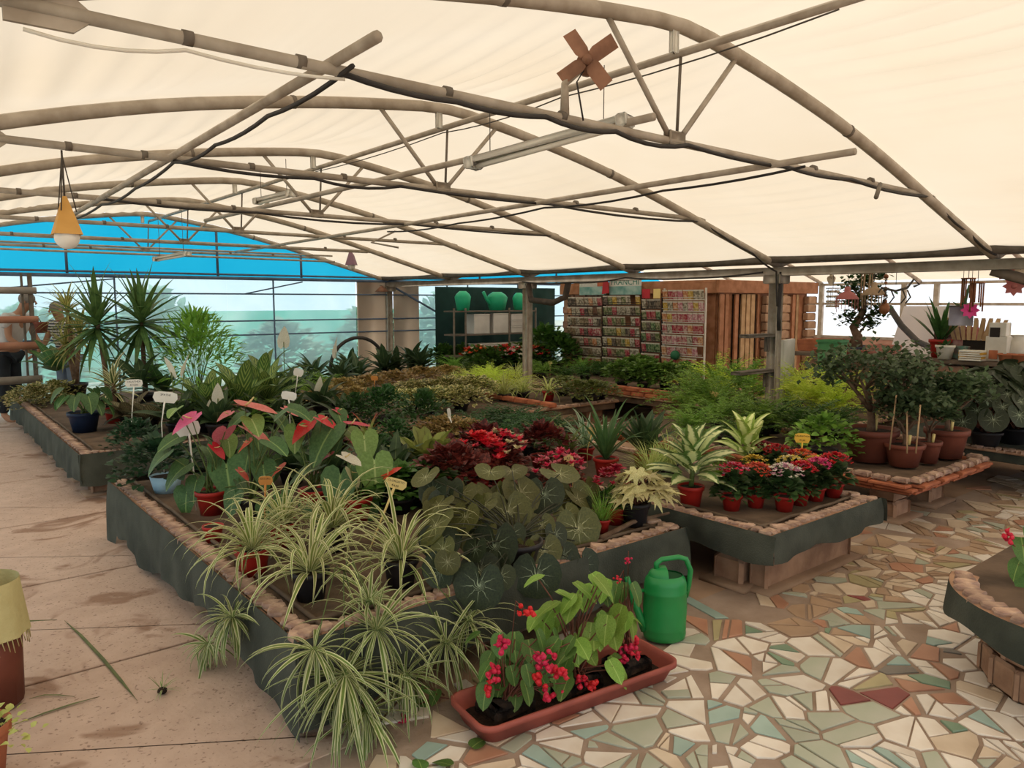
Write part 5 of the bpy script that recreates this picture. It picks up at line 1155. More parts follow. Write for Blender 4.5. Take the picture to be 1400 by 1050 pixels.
# ================================================================ HUT WITH SEED RACKS
hut = thing('garden_hut', 'wooden and brick hut with an orange fascia behind the seed racks', 'hut', (9.5, 6.85, 0))
HW, HD = 2.6, 3.35
MB().add(box((.06, HD/2, .9), (.08, HD-.1, 1.72))).obj('side_wall', wood, hut, False)
brick2 = M('hut_brick', '#a98470', '#8d6a58', 8, .9, .3, 40, rnd=.15)
bm_ = MB().add(box((0, 0, 0), (.07, .28, .12), .008)).mesh('brick', brick2, False)
for j in range(13):
    for i in range(3):
        y = HD-.14-.3*i-(.15 if j % 2 else 0)
        mkobj('brick', bm_, hut, T(.0, y, .12+.132*j))
MB().add(box((.01, HD-.55, .9), (.03, 1.1, 1.72))).obj('mortar', dust, hut, False)
MB().add(box((HW/2, .06, .9), (HW-.1, .06, 1.72))).obj('front_wall', wood, hut, False)
MB().add(box((-.04, HD/2, 1.80), (.06, HD+.1, .16), .006)).obj('fascia', wood, hut, False)
MB().add(box((HW/2, -.06, 1.82), (HW+.2, .06, .19), .006)).obj('fascia', wood, hut, False)
MB().add(box((HW/2, HD/2, 1.9), (HW+.1, HD+.1, .04))).obj('roof_board', wood, hut, False)
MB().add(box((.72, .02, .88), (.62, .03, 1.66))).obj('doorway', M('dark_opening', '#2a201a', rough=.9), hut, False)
for i, (x, w_, m_) in enumerate(((.45, .10, wood), (.62, .11, palewood), (.74, .11, palewood), (.86, .11, palewood), (1.0, .05, wood), (.05, .12, wood), (.17, .10, wood), (1.75, .12, palewood), (2.0, .1, wood), (2.1, .08, palewood))):
    MB().add(box((x, -.02-.004*i, .88), (w_*.95, .03, 1.66), .004)).obj('plank', m_, hut, False)
bl = MB().add(box((0, 0, 0), (.26, .1, .13), .014)).mesh('brick', M('pale_block', '#b99a80', '#a48368', 8, .9, .3, 40), False)
for cx in (1.3, 2.55, 1.75):
    for j in range(12):
        mkobj('brick', bl, hut, T(cx+.012*((j*7) % 3-1), -.035, .08+.14*j))
# racks
pk_cols = [('#a08c70', '#6c5c48'), ('#a85058', '#c4a498'), ('#c0b4a0', '#7c7260'), ('#5c6840', '#a09878'), ('#9c3040', '#b87c74'), ('#b87850', '#d0a888'), ('#4a423c', '#867666'), ('#b08c38', '#cdb070'), ('#b8707c', '#d4b4ae'), ('#3c5a3a', '#8c9870')]
pk_names = ['tan', 'rose and white', 'pale', 'olive green', 'crimson', 'peach', 'dark grey', 'ochre', 'pink', 'green']
pk_m = []
for i, (a, b_) in enumerate(pk_cols):
    t = NT('packet_%d' % i); co = t.coord('Object'); sp_ = t.n('ShaderNodeSeparateXYZ'); t.l(co, sp_.inputs[0])
    r_ = t.n('ShaderNodeObjectInfo').outputs['Random']; mp = t.n('ShaderNodeVectorMath', operation='ADD'); t.l(co, mp.inputs[0]); cmb = t.n('ShaderNodeCombineXYZ'); t.l(t.math('MULTIPLY', r_, 40), cmb.inputs[0]); t.l(cmb.outputs[0], mp.inputs[1])
    pic = t.mix(t.ramp(t.noise(26, 2, mp.outputs[0]), .42, .58), lin(a), lin(b_))
    col = t.mix(t.ramp(sp_.outputs[2], .052, .056), pic, lin('#cfc5b6')); pk_m.append(t.done(t.pr(col, .4)))
pk_me = [MB().add(box((0, 0, 0), (.012, .1, .15), .003)).mesh('seed_packet', m_, False) for m_ in pk_m]
def rack(y0, y1, ztop, rows, cols, label, m_, pal, gname, x=9.28, dz=.172):
    o = thing('seed_rack', label, 'rack', (x, y0, 0)); W_ = y1-y0
    for y in (0, W_): MB().add(box((.03, y, ztop/2), (.03, .025, ztop), .003)).obj('upright', m_, o, False)
    for k in range(rows):
        z = ztop-.1-dz*k
        MB().add(box((.02, W_/2, z-.075), (.05, W_, .012))).obj('tray', m_, o, False)
        MB().add(tube([(-.03, 0, z-.04), (-.03, W_, z-.04)], .004, 4)).obj('wire', m_, o)
        for c in range(cols):
            if R.random() < .03: continue
            ci = R.choice(pal)
            p = tag(mkobj('seed_packet', pk_me[ci], None, T(x-.012, y0+W_*(c+.5)/cols+R.uniform(-.006, .006), z+.0) @ RY(-.18) @ RZ(R.uniform(-.05, .05)) @ SCL(1, min(1.1, W_/cols/.104), 1)), '%s seed packet on the %s' % (pk_names[ci], gname), 'seed packet', '%s seed packets on the %s' % (pk_names[ci], gname))
    return o
dkm = M('dark_rack', '#3c3430', '#4a403a', 5, .6); whm = M('white_rack', '#d8d2c8', '#c8c0b4', 5, .5)
rack(9.02, 9.86, 1.70, 7, 8, 'dark seed rack nearest the brick wall', dkm, [0, 1, 2, 4, 5, 6, 2, 0], 'dark rack by the bricks')
rack(8.16, 8.98, 1.72, 8, 8, 'dark seed rack with vegetable packets under the teal banner', dkm, [0, 2, 3, 2, 6, 3, 7, 4], 'dark rack under the banner')
rack(7.74, 8.12, 1.66, 7, 4, 'narrow seed rack between the dark rack and the white rack', dkm, [2, 9, 4, 6, 9, 3], 'narrow rack')
rack(6.92, 7.70, 1.80, 7, 8, 'white wire seed rack full of pink flower packets', whm, [1, 4, 8, 5, 7, 8, 1, 2], 'white wire rack')
ban = M('banner_teal', '#5f8f88', '#9fb8b0', 6, .6); ban2 = M('banner_white', '#d8d8d0', '#c8c8c0', 6, .6); bant = M('banner_letter', '#3a7a6c', rough=.7, rnd=0); flagr = M('banner_red', '#b83038', '#a02830', 6, .6)
for (y0, y1, word) in ((8.98, 9.62, 'FRANCHI'), (8.2, 8.9, 'FRANCHI')):
    o = thing('rack_banner', 'teal and white banner reading %s over the %s' % (word, 'bricks-side rack' if y0 > 8.95 else 'vegetable rack'), 'banner', (9.33, y0, 1.72)); W_ = y1-y0
    MB().add(box((0, W_/2, .20), (.012, W_, .14))).obj('headboard', ban2, o, False)
    MB().add(box((0, W_/2, .06), (.012, W_, .14))).obj('picture_board', ban, o, False)
    text('lettering', word, .15, bant if y0 < 8.95 else ban2, o, T(-.008, W_/2, .195) @ RZ(-PI/2) @ RX(PI/2))
    if y0 > 8.95: MB().add(box((-.008, .1, .2), (.006, .2, .13))).obj('red_patch', M('banner_orange', '#c87050', '#b86040', 6, .6), o, False)
o = tag(MB().add(prism([(0, 0), (.16, .02), (.12, .34), (.04, .34)], 0, .012)).obj('red_pennant', flagr, None, False), 'red pennant hanging between the two banners', 'pennant'); o.matrix_world = T(9.26, 9.0, 1.72) @ RZ(-PI/2) @ RX(PI/2)
for (y, z, m_, w_, l) in ((8.0, 1.72, flagr, .16, 'red square card pinned above the narrow rack'), (7.78, 1.72, tag_y, .14, 'yellow square card pinned above the narrow rack')):
    tag(MB().add(box((9.22, y, z), (.01, w_, .15), .002)).obj('display_card', m_, None, False), l, 'card')
tag(MB().add(tube([(9.2, 7.38, .83), (9.2, 7.38, .90)], .004, 4)).add(ball((9.2, 7.38, .78), .075, 10, 7)).obj('green_ball', M('green_ball', '#2c6a48', rough=.6)), 'round green ball ornament hanging on the white wire rack', 'ornament')

# ================================================================ SHELF WITH BOXES, NETTING
nt = M('dark_net', '#1f3b38', '#284845', 3, .9, .3, 200)
tag(MB().add(grid(24, 8, lambda a, b: (7.7+3.0*a, 11.75+.03*math.sin(a*40), .02+1.85*b))).obj('dark_netting', nt), 'dark green netting screen behind the metal shelf', 'netting')
sh = thing('metal_shelf', 'grey metal shelf holding white boxes and watering cans', 'shelf', (7.6, 11.0, 0)); SW = 1.9
for x in (0, .25, 1.25, SW): MB().add(tube([(x, 0, 0), (x, 0, 1.48)], .018, 6)).obj('upright', metald, sh)
for z in (.62, 1.0, 1.42): MB().add(box((SW/2, .15, z), (SW, .34, .025))).obj('shelf_board', metald, sh, False)
gc2 = M('mint_plastic', '#2fb98a', '#28a67a', 4, .4)
for (x, l, s) in ((.3, 'mint green bucket at the end of the metal shelf', (.15, .35)), (1.08, 'mint green watering can on the metal shelf', (.2, .34)), (1.6, 'mint green bottle on the metal shelf', (.12, .33))):
    o = thing('green_container', l, 'container', (7.6+x, 11.15, 1.434))
    MB().add(lathe([(1e-4, 0), (s[0]*.75, 0), (s[0], s[1]*.7), (s[0]*.8, s[1]*.85), (s[0]*.4, s[1]), (1e-4, s[1])], 16)).obj('body', gc2, o)
    if 'can' in l: MB().add(tube([(-.12, 0, .08), (-.24, 0, .2), (-.32, 0, .34)], [.04, .03, .03], 8)).obj('spout', gc2, o)
bxm = M('white_box', '#d8d4cc', '#c6c2ba', 4, .6)
for (x, z, w_, h_, l) in ((.62, 1.013, .36, .36, 'white patterned carton on the upper deck of the metal shelf'), (1.06, 1.013, .36, .37, 'tall white carton on the upper deck of the metal shelf'), (1.55, 1.013, .5, .12, 'white crate at the bottom of the crate stack'), (1.55, 1.135, .5, .12, 'white crate in the middle of the crate stack'), (1.55, 1.257, .5, .11, 'white crate on top of the crate stack'), (1.05, .633, 1.1, .2, 'long white box with slots on the middle deck of the metal shelf')):
    o = thing('white_crate', l, 'box', (7.6+x, 11.14, z)); MB().add(box((0, 0, h_/2), (w_, .28, h_), .008)).obj('body', bxm, o, False)
    MB().add(box((0, 0, h_-.012), (w_+.012, .29, .02), .004)).obj('lid_rim', bxm, o, False)
    if 'slots' in l:
        for q in (-.25, .1, .4): MB().add(box((q, -.142, h_*.5), (.2, .01, .08))).obj('slot', ink, o, False)
hs_ = thing('bicycle_tyre', 'black hoop leaning behind the rear bed plants', 'hoop', (5.9, 11.35, .0)); MB().add(tube([(.5*math.cos(a*PI/20), 0, .5+.5*math.sin(a*PI/20)) for a in range(41)], .03, 7, False)).obj('hoop', rubber, hs_)

# ================================================================ COUNTER ON THE RIGHT
ct = thing('shop_counter', 'block-built shop counter with a dark top beyond the jade trees', 'counter', (8.75, 0, 0))
MB().add(box((.3, 3.3, .45), (.5, 3.4, .9))).obj('core', pier_m, ct, False)
cbm = MB().add(box((0, 0, 0), (.08, .36, .17), .012)).mesh('block', M('counter_block', '#a88470', '#93705c', 6, .9, .3, 40), False)
for j in range(5):
    for i in range(9): mkobj('block', cbm, ct, T(.02, 1.8+.375*i+(.18 if j % 2 else 0), .1+.182*j))
MB().add(box((.3, 3.3, .955), (.75, 3.6, .05), .008)).obj('worktop', M('counter_top', '#7c6a5c', '#685748', 5, .6), ct, False)
CZ = .982
def onctr(px, X=8.95): 
    r = _ray(px, 480); t = X/r.x; return Vector((X, r.y*t, CZ))
def simplepot(px, name, label, r, h, m_, X=8.95, cat='pot'):
    o = thing(name, label, cat, onctr(px, X)); pot(o, r, h, m_); return o
# bonsai in tray
o = thing('bonsai_tree', 'bonsai tree with twisted trunk in a flat dark tray on the counter', 'plant', onctr(1168, 9.1)); r = random.Random(5)
MB().add(loft([rrect(.5, .3, .05, 0), rrect(.56, .34, .05, .075), rrect(.52, .3, .05, .075), rrect(.5, .28, .05, .06)], True, True)).obj('tray', bluepot, o)
tr = MB(); tr.add(tube([(0, 0, .05), (.02, -.02, .2), (-.02, .02, .3), (.06, -.06, .5), (.04, -.08, .75)], [.10, .06, .05, .04, .015], 8)); fo_ = MB()
for i in range(9):
    z = .25+.075*i; a = i*2.3; q = Vector((.03+.05*math.sin(i)+.17*math.cos(a), -.05+.17*math.sin(a), z+.1)); tr.add(tube([(.02, -.03, z-.03), q], [.018, .008], 5))
    for k in range(110):
        d = Vector((r.gauss(0, .07), r.gauss(0, .07), r.gauss(0, .045))); fo_.add(leaf('ovate', .085, .06, 0, .4, 2, 1, .2), T(*(q+d)) @ RZ(r.uniform(0, 6)) @ RY(r.uniform(-.8, .5)))
tr.obj('trunk', bark, o); fo_.obj('foliage', lm['deep'], o)['kind'] = 'stuff'
for (px, w_, d_, h_, m_, l, X) in ((1128, .55, .35, .14, terra, 'large clay slab box at the hut end of the counter', 9.0), (1208, .3, .25, .1, M('pink_clay', '#c88a7c', '#b87c6c', 5, .8), 'pink clay tray beside the bonsai', 9.1), (1150, .6, .18, .05, M('pink_clay2', '#b86a5c', '#a85c50', 5, .8), 'flat red clay plate along the counter edge', 8.68)):
    o = thing('clay_tray', l, 'tray', onctr(px, X), 0); MB().add(loft([rrect(d_, w_, .03, 0), rrect(d_+.03, w_+.03, .03, h_), rrect(d_, w_, .03, h_), rrect(d_-.02, w_-.02, .03, h_*.4)], True, True)).obj('body', m_, o, False)
    MB().add(loft([rrect(d_+.04, w_+.04, .03, h_*.8), rrect(d_+.04, w_+.04, .03, h_*.95)], True, True)).obj('lip', m_, o, False) if False else None
    MB().add(box((-d_/2-.008, 0, h_*.7), (.012, w_, h_*.2), .003)).obj('lip_band', m_, o, False)
zz = simplepot(1285, 'zz_plant', 'dark upright plant in a bright red pot on the counter', .11, .2, redpot, cat='plant')
rosette(zz, 'zz', blade_fn(.45, .05, .2, .7, 'lance', 6), lm['deep'], 26, .18, (.8, 1.5), (.7, 1.1), .03, 6, 4)
eu = simplepot(1310, 'tall_cactus', 'tall jagged spiny stem in a pot behind the gift boxes', .08, .15, brownpot, 9.2, 'plant')
MB().add(tube([(0, 0, .12), (-.05, .05, .35), (.03, -.02, .6), (.06, -.05, .8)], [.02, .022, .022, .012], 6)).obj('stem', lm['deep'], eu)
rosette(eu, 'eul', lambda q: leaf('ovate', .09, .05, 0, .3, 3, 2, .2), lm['deep'], 10, .55, (0, 1), (.8, 1), .03, 2, 3)
o = simplepot(1292, 'face_pot', 'white pot with a small dark marking and a plant', .09, .15, whitepot, 8.72); MB().add(ball((-.088, .02, .07), .012, 8, 5)).obj('marking', ink, o)
rosette(o, 'fp', lambda q: leaf('ovate', .09, .05, 0, .8, 4, 2, .2), lm['deep'], 10, .14, (-.2, 1), (.8, 1), .02, 3, 5)
gft = [('gift_box', 1298, .3, .34, '#b89a90', 'tall printed gift box with a rosy picture', 9.05), ('gift_box', 1316, .26, .34, '#b8786c', 'printed gift box with a pink floral picture', 9.12), ('gift_box', 1308, .22, .14, '#5f8a7c', 'small teal gift box in front of the printed boxes', 8.85)]
for nm, px, w_, h_, c_, l, X in gft:
    o = thing(nm, l, 'box', onctr(px, X)); mm_ = M('gift_'+c_[1:], c_, '#8a4a4c', 9, .5); MB().add(box((0, 0, h_/2), (.12, w_, h_), .006)).obj('box', mm_, o, False); MB().add(box((0, 0, h_*.93), (.126, w_+.006, .02), .004)).obj('lid_edge', mm_, o, False)
bk = thing('slatted_basket', 'wooden slatted basket opening upwards on the counter', 'basket', onctr(1335, 9.1)+Vector((0, 0, 0)))
MB().add(box((0, 0, .1), (.2, .3, .2), .006)).obj('stand', ink, bk, False)
for i in range(8): 
    y = -.17+.048*i; MB().add(grid(1, 4, lambda a, b: (-.12-.1*b*0, y*(1+.5*b)+.04*a, .2+.24*b))).obj('slat', palewood, bk); 
    MB().add(grid(1, 4, lambda a, b: (.1, y*(1+.5*b)+.04*a, .2+.22*b))).obj('slat', palewood, bk)
for i, (c_, l) in enumerate((('#d8d0c0', 'white book at the bottom of the pile'), ('#d8a848', 'yellow book inside the pile'), ('#d0c8b4', 'cream book inside the pile'), ('#c89838', 'ochre book inside the pile'), ('#e0dac8', 'white book on top of the pile'))):
    q = onctr(1330, 8.72); o = thing('book', l+' on the counter', 'book', (q.x, q.y, CZ+.022*i), R.uniform(-.1, .1)); MB().add(box((0, 0, .0105), (.15, .22, .02), .002)).obj('cover', M('book_%d' % i, c_, rough=.6), o, False); MB().add(box((-.072, 0, .0105), (.01, .205, .014))).obj('pages', tag_w, o, False)
ln = thing('wooden_lantern', 'white wooden lantern house with square window', 'lantern', onctr(1365, 8.85)); MB().add(box((0, 0, .13), (.16, .2, .26), .006)).obj('body', whitepot, ln, False); MB().add(box((0, 0, .33), (.14, .16, .14), .006)).obj('upper_box', whitepot, ln, False); MB().add(box((-.072, .02, .30), (.006, .09, .1))).obj('window', ink, ln, False); MB().add(box((-.082, .02, .07), (.006, .08, .09))).obj('small_door', terra, ln, False)
for px, r_, h_, l in ((1378, .085, .09, 'terracotta pot beside the white lantern house'), (1398, .09, .09, 'terracotta pot at the end of the counter')): simplepot(px, 'terracotta_pot', l, r_, h_, terra, 8.72)
o = thing('white_jug', 'rounded white jug behind the terracotta pots', 'jug', onctr(1392, 9.0)); MB().add(lathe([(1e-4, 0), (.1, 0), (.13, .1), (.11, .2), (.07, .25), (.08, .27)], 16)).obj('body', whitepot, o); MB().add(tube([(0, .1, .06), (0, .18, .12), (0, .1, .2)], .014, 6)).obj('handle', whitepot, o)
# shelf below the counter end
for i, (px, c_, l) in enumerate(((1330, '#5a8a50', 'green carton on the low shelf under the counter'), (1350, '#d0ccbc', 'white carton on the low shelf under the counter'), (1372, '#4f7a48', 'dark green carton on the low shelf under the counter'), (1392, '#c8c4b4', 'cream carton on the low shelf under the counter'))):
    q = onctr(px, 8.62); o = thing('carton', l, 'box', (q.x, q.y, .62)); mm_ = M('carton_%d' % i, c_, rough=.7); MB().add(box((0, 0, .1), (.14, .2, .2), .005)).obj('box', mm_, o, False); MB().add(box((-.072, 0, .12), (.004, .12, .07))).obj('panel', tag_w, o, False)
ls = thing('low_shelf', 'low shelf board in front of the counter end', 'shelf', (8.58, 2.6, 0)); MB().add(box((0, 0, .6), (.26, 1.4, .03), .004)).obj('board', metald, ls, False)
for y in (-.65, .65): MB().add(box((0, y, .3), (.04, .04, .58))).obj('leg', metald, ls, False)
# white board and green box near the column
o = tag(MB().add(box((0, 0, 0), (.5, .05, .78), .006)).obj('white_board', bxm, None, False), 'white board leaning behind the lime ferns', 'board'); o.location = (7.95, 4.75, .775); o.rotation_euler = (0, 0, .3)
o = thing('green_bin', 'green bin beside the white board', 'bin', (8.3, 4.4, .38)); o.scale = (1, 1, .84); MB().add(loft([rrect(.2, .2, .03, 0), rrect(.26, .26, .04, .92), rrect(.24, .24, .04, .92), rrect(.2, .2, .03, .3)], True, True)).obj('body', M('bin_green', '#4c8a58', '#3f7a4c', 4, .5), o); MB().add(loft([rrect(.28, .28, .04, .9), rrect(.28, .28, .04, .93)], False, False)).obj('rim', M('bin_green', '#4c8a58'), o)
# ================================================================ HANGING THINGS
def beamz(): return 1.86
def hangpt(px, X=7.5):
    r = _ray(px, 370); t = X/r.x; return Vector((X, r.y*t, 1.93))
rail2 = pipe('display_rail', 'second thin rail under the adjoining roof above the counter', [(8.5, .4, 1.96), (8.5, 4.4, 1.96)], .01)
rail = pipe('display_rail', 'thin rail behind the gutter beam from which the wind chimes hang', [(7.5, .6, 1.945), (7.5, 4.4, 1.945)], .01)
def chime(px, kind, label, drop, m_, X=7.5, seed=1):
    p = hangpt(px, X); o = thing('wind_chime' if kind in ('tubes', 'shells') else kind, label, 'ornament', p); r = random.Random(seed)
    MB().add(tube([(0, 0, 0), (0, 0, -drop)], .003, 4)).obj('cord', wire, o)
    z = -drop
    if kind == 'tubes':
        MB().add(lathe([(1e-4, z), (.06, z), (.06, z-.012), (1e-4, z-.012)], 12)).obj('disc', m_, o)
        for i in range(6):
            a = i*PI/3; L = .18+.04*(i % 3); MB().add(tube([(.048*math.cos(a), .048*math.sin(a), z-.01), (.048*math.cos(a), .048*math.sin(a), z-L)], .007, 6)).obj('tube', m_, o)
    elif kind == 'shells':
        for i in range(7):
            a = i*.9; q = (.05*math.cos(a), .05*math.sin(a)); mb = MB().add(tube([(*q, z), (*q, z-.18)], .002, 3))
            for k in range(4): mb.add(ball((q[0], q[1], z-.03-.05*k), .018, 7, 5, .7))
            mb.obj('shell_string', m_, o)
        MB().add(lathe([(1e-4, z+.01), (.07, z+.008), (.07, z), (1e-4, z)], 12)).obj('disc', m_, o)
    elif kind == 'straw_lamp':
        MB().add(lathe([(.02, z), (.03, z-.02), (.03, z-.05), (.07, z-.07), (.11, z-.12), (.11, z-.13)], 16)).obj('shade', m_, o)
        for i in range(20): a = i*PI/10; MB().add(tube([(.105*math.cos(a), .105*math.sin(a), z-.12), (.105*math.cos(a), .105*math.sin(a), z-.2-.03*(i % 3))], .003, 4)).obj('fringe', m_, o)
    elif kind == 'heart_ornament':
        MB().add(disc(HEART, .075, .05, .0, 2), T(0, 0, z) @ RZ(camaz(p)) @ RY(PI/2)).add(disc(HEART, .075, -.05, .0, 2), T(0, 0, z) @ RZ(camaz(p)) @ RY(PI/2)).obj('heart', m_, o)
        MB().add(ball((0, 0, z+.03), .02, 8, 6)).obj('bead', m_, o)
    elif kind == 'wire_horse':
        pa = [(-.12, 0, z-.03), (0, 0, z-.06), (.1, 0, z-.03), (.15, 0, z+.05), (.2, 0, z), (.15, 0, z-.02)]; A_ = camaz(p)+PI/2; mb = MB().add(tube(pa, .012, 5), RZ(A_))
        for x in (-.1, -.04, .06, .1): mb.add(tube([(x, 0, z-.05), (x+.03, 0, z-.12), (x-.01, 0, z-.18)], .007, 4), RZ(A_))
        mb.obj('figure', m_, o); MB().add(tube([(-.12, 0, z-.02), (-.17, 0, z-.12)], .006, 4), RZ(A_)).obj('tail', m_, o)
    elif kind == 'bead_string':
        for i in range(6): MB().add(ball((0, 0, -drop*(i+.5)/6), .016+.008*(i % 2), 8, 6)).obj('bead', m_, o)
        MB().add(ball((0, 0, z-.04), .05, 9, 7, 1.2)).obj('pendant', m_, o)
    elif kind == 'paper_square':
        MB().add(box((0, 0, z-.1), (.012, .22, .2), .003), RZ(camaz(p))).obj('sheet', m_, o); MB().add(box((0, 0, z), (.016, .23, .015)), RZ(camaz(p))).obj('bar', wire, o)
    elif kind == 'paper_flower':
        mb = MB()
        for i in range(8): mb.add(leaf('ovate', .09, .06, .3, .4, 3, 2, .2), T(0, 0, z) @ RZ(camaz(p)) @ RY(PI/2) @ RZ(i*PI/4))
        mb.obj('petals', m_, o); MB().add(ball((0, 0, z), .025, 8, 6)).obj('centre', m_, o)
    return o
cop = M('copper', '#a06a48', '#8a5838', 8, .5, metal=.4); shm = M('shell', '#e0d0b8', '#c8b498', 8, .6); pinkm = M('pink_paper', '#c88078', '#b86c68', 6, .7); hotp = M('hot_pink', '#c83878', '#d04c88', 6, .6); straw = M('straw', '#c4a888', '#ac8f70', 12, .8); greym = M('grey_paper', '#9a98a0', '#8c8a94', 6, .8)
for i, a in enumerate(((1137, 'heart_ornament', 'pale heart ornament hanging over the bonsai end of the counter', .1, shm), (1140, 'shells', 'pale shell wind chime near the hut corner', .2, shm), (1160, 'straw_lamp', 'small clay-coloured hanging lamp above the bonsai', .18, pinkm), (1196, 'straw_lamp', 'straw lampshade with hanging fringe right of the bonsai', .14, straw), (1186, 'tubes', 'dark-topped wind chime with thin pale tubes', .05, straw), (1212, 'bead_string', 'dark bead string with a pink pendant', .36, cop), (1226, 'wire_horse', 'dark wire horse figure hanging from the beam', .17, wire), (1325, 'tubes', 'copper tube wind chime hanging low by the white paper', .12, cop), (1338, 'tubes', 'long copper wind chime beside the column', .16, cop), (1318, 'paper_square', 'grey paper square hanging behind the basket', .38, greym, 8.5), (1330, 'paper_flower', 'hot pink paper flower hanging above the basket', .42, hotp, 8.5), (1378, 'paper_flower', 'dusty pink paper rosette near the drain pipe', .08, pinkm), (1388, 'paper_flower', 'lower dusty pink paper rosette near the drain pipe', .2, pinkm), (1395, 'heart_ornament', 'pale heart ornament beside the pink rosettes', .06, shm))):
    chime(a[0], a[1], a[2], a[3], a[4], a[5] if len(a) > 5 else 7.5, i)
pipe('drain_pipe', 'dirty grey drain pipe slanting down from the gutter beam', [(7.12, 2.42, 1.86), (7.2, 2.2, 1.78), (7.5, 1.95, 1.66)], .045, M('dirty_pipe2', '#75685a', '#5c5044', 8, .8))
# fluorescent fittings
def tubelamp(a, b, label, hang=None, w_=.07):
    a, b = Vector(a), Vector(b); o = thing('tube_lamp', label, 'lamp', (a+b)/2); h = (b-a)/2; L = h.length*2; ang = math.atan2(h.y, h.x); el = math.asin(h.z/h.length)
    Mx = RZ(ang) @ RY(-el)
    MB().add(box((0, 0, 0), (L, w_, .03), .006), Mx).obj('housing', whitep, o)
    for s in (-1, 1): MB().add(box((s*(L/2-.03), 0, -.012), (.06, w_*1.25, .06), .008), Mx).obj('end_cap', whitep, o)
    MB().add(tube([(-L/2+.05, 0, -.032), (L/2-.05, 0, -.032)], .014, 8), Mx).obj('tube', M('lamp_tube', '#e8e2d4', rough=.3), o)
    for s in (-1, 1):
        q = Mx @ Vector((s*L*.35, 0, 0)); top_ = hang if hang else .3
        MB().add(tube([q, q+Vector((0, 0, top_))], .003, 4)).obj('chain', wire, o)
    return o
pA = atY(862, 160, 2.46); pB = atY(640, 222, 3.3); tubelamp(pA, pB, 'long dusty tube lamp slung below the ridge by the fan', .27, .09)
pA = atY(400, 262, 6.6); pB = atY(350, 274, 7.2); tubelamp(pA, pB, 'tube lamp in the middle distance under the ridge pipe', .3)
pA = atY(258, 345, 9.6); pB = atY(212, 353, 10.3); tubelamp(pA, pB, 'far tube lamp hanging in front of the blue gable', .5)
# propeller fan
fp = atY(803, 82, 2.36); fan = thing('ceiling_fan', 'rusty four-bladed fan mounted on a post above the tie bar', 'fan', (fp.x, fp.y, fp.z)); rust = M('rusty', '#9a7058', '#7c5844', 12, .7)
A = camaz(fp); Mx = RZ(A) @ RY(PI/2)   # local z points to the camera side
for i, a in enumerate((.65, 2.15, 3.75, 5.3)):
    def bl_(u, v, a=a): x = .02+.115*v; y = (-.5+u)*.062*(1 if v > .05 else .7); return (x, y, .02*(u-.5)+.006)
    MB().add(grid(3, 5, bl_), Mx @ RZ(a)).obj('blade', rust, fan)
MB().add(lathe([(1e-4, .025), (.02, .02), (.024, -.01), (1e-4, -.01)], 14), Mx).obj('hub', rust, fan)
MB().add(lathe([(1e-4, -.02), (.045, -.02), (.05, -.05), (.045, -.09), (1e-4, -.095)], 14), Mx).obj('motor', rust, fan)
q = atY(772, 158, 2.40); back = rel(fp, Vector((q.x, q.y, q.z)))
mp_ = Mx @ Vector((0, 0, -.06))
MB().add(tube([mp_, (back.x*.85, back.y+.02, -.10), (back.x, back.y, -.12), back], [.014, .014, .016, .02], 8)).obj('post', metal, fan)
MB().add(tube([mp_, (-.06, 0, -.1), (-.02, 0, -.25)], .004, 4)).obj('power_cord', rubber, fan)
# pendant lamp, yellow cone with globe
p = atY(84, 205, 4.42); pd = thing('pendant_lamp', 'yellow wooden pyramid pendant lamp with a white globe', 'lamp', (p.x, p.y, 2.35)); yel = M('lamp_wood', '#d8a458', '#c89448', 6, .6)
n4 = []
pr = [(.012, -.235), (.075, -.40), (.1, -.415)]
v = []; 
for r_, z_ in ((.012, -.225), (.085, -.405), (.09, -.415)): v += [(r_*math.cos(PI/4+k*PI/2), r_*math.sin(PI/4+k*PI/2), z_) for k in range(4)]
fcs = [(i*4+k, i*4+(k+1) % 4, i*4+4+(k+1) % 4, i*4+4+k) for i in range(2) for k in range(4)]+[(0, 3, 2, 1)]
o_ = MB().add((v, fcs, None)).obj('shade', yel, pd, False)
MB().add(ball((0, 0, -.43), .058, 14, 10)).obj('globe', M('opal_globe', '#ece6da', rough=.3), pd)
for k in range(3): a = k*2.1; MB().add(tube([(0, 0, -.02), (.05*math.cos(a), .05*math.sin(a), -.3)], .003, 4)).obj('cord', wire, pd)
MB().add(tube([(0, 0, 0), (0, 0, -.23)], .005, 5)).obj('flex', wire, pd)
p = atY(480, 345, 11.0); o = thing('pendant_lamp', 'small mauve cone pendant lamp far off by the gable corner', 'lamp', (p.x, p.y, 2.33)); zt = p.z-2.33
MB().add(tube([(0, 0, 0), (0, 0, zt+.02)], .005, 4)).obj('flex', wire, o); MB().add(lathe([(.02, zt+.05), (.11, zt-.2), (.10, zt-.2)], 4)).obj('shade', M('mauve', '#8a6a78', rough=.7), o, False); MB().add(ball((0, 0, zt-.22), .06, 10, 8)).obj('globe', whitep, o)
o = thing('wall_lamp', 'small dark shaded lamp on the beige gable panel', 'lamp', (6.9, 12.3, 1.86)); MB().add(lathe([(.02, .02), (.12, -.08), (.115, -.085)], 14)).obj('shade', rust, o); MB().add(tube([(0, .05, .03), (0, 0, .02)], .012, 6)).obj('arm', metald, o)

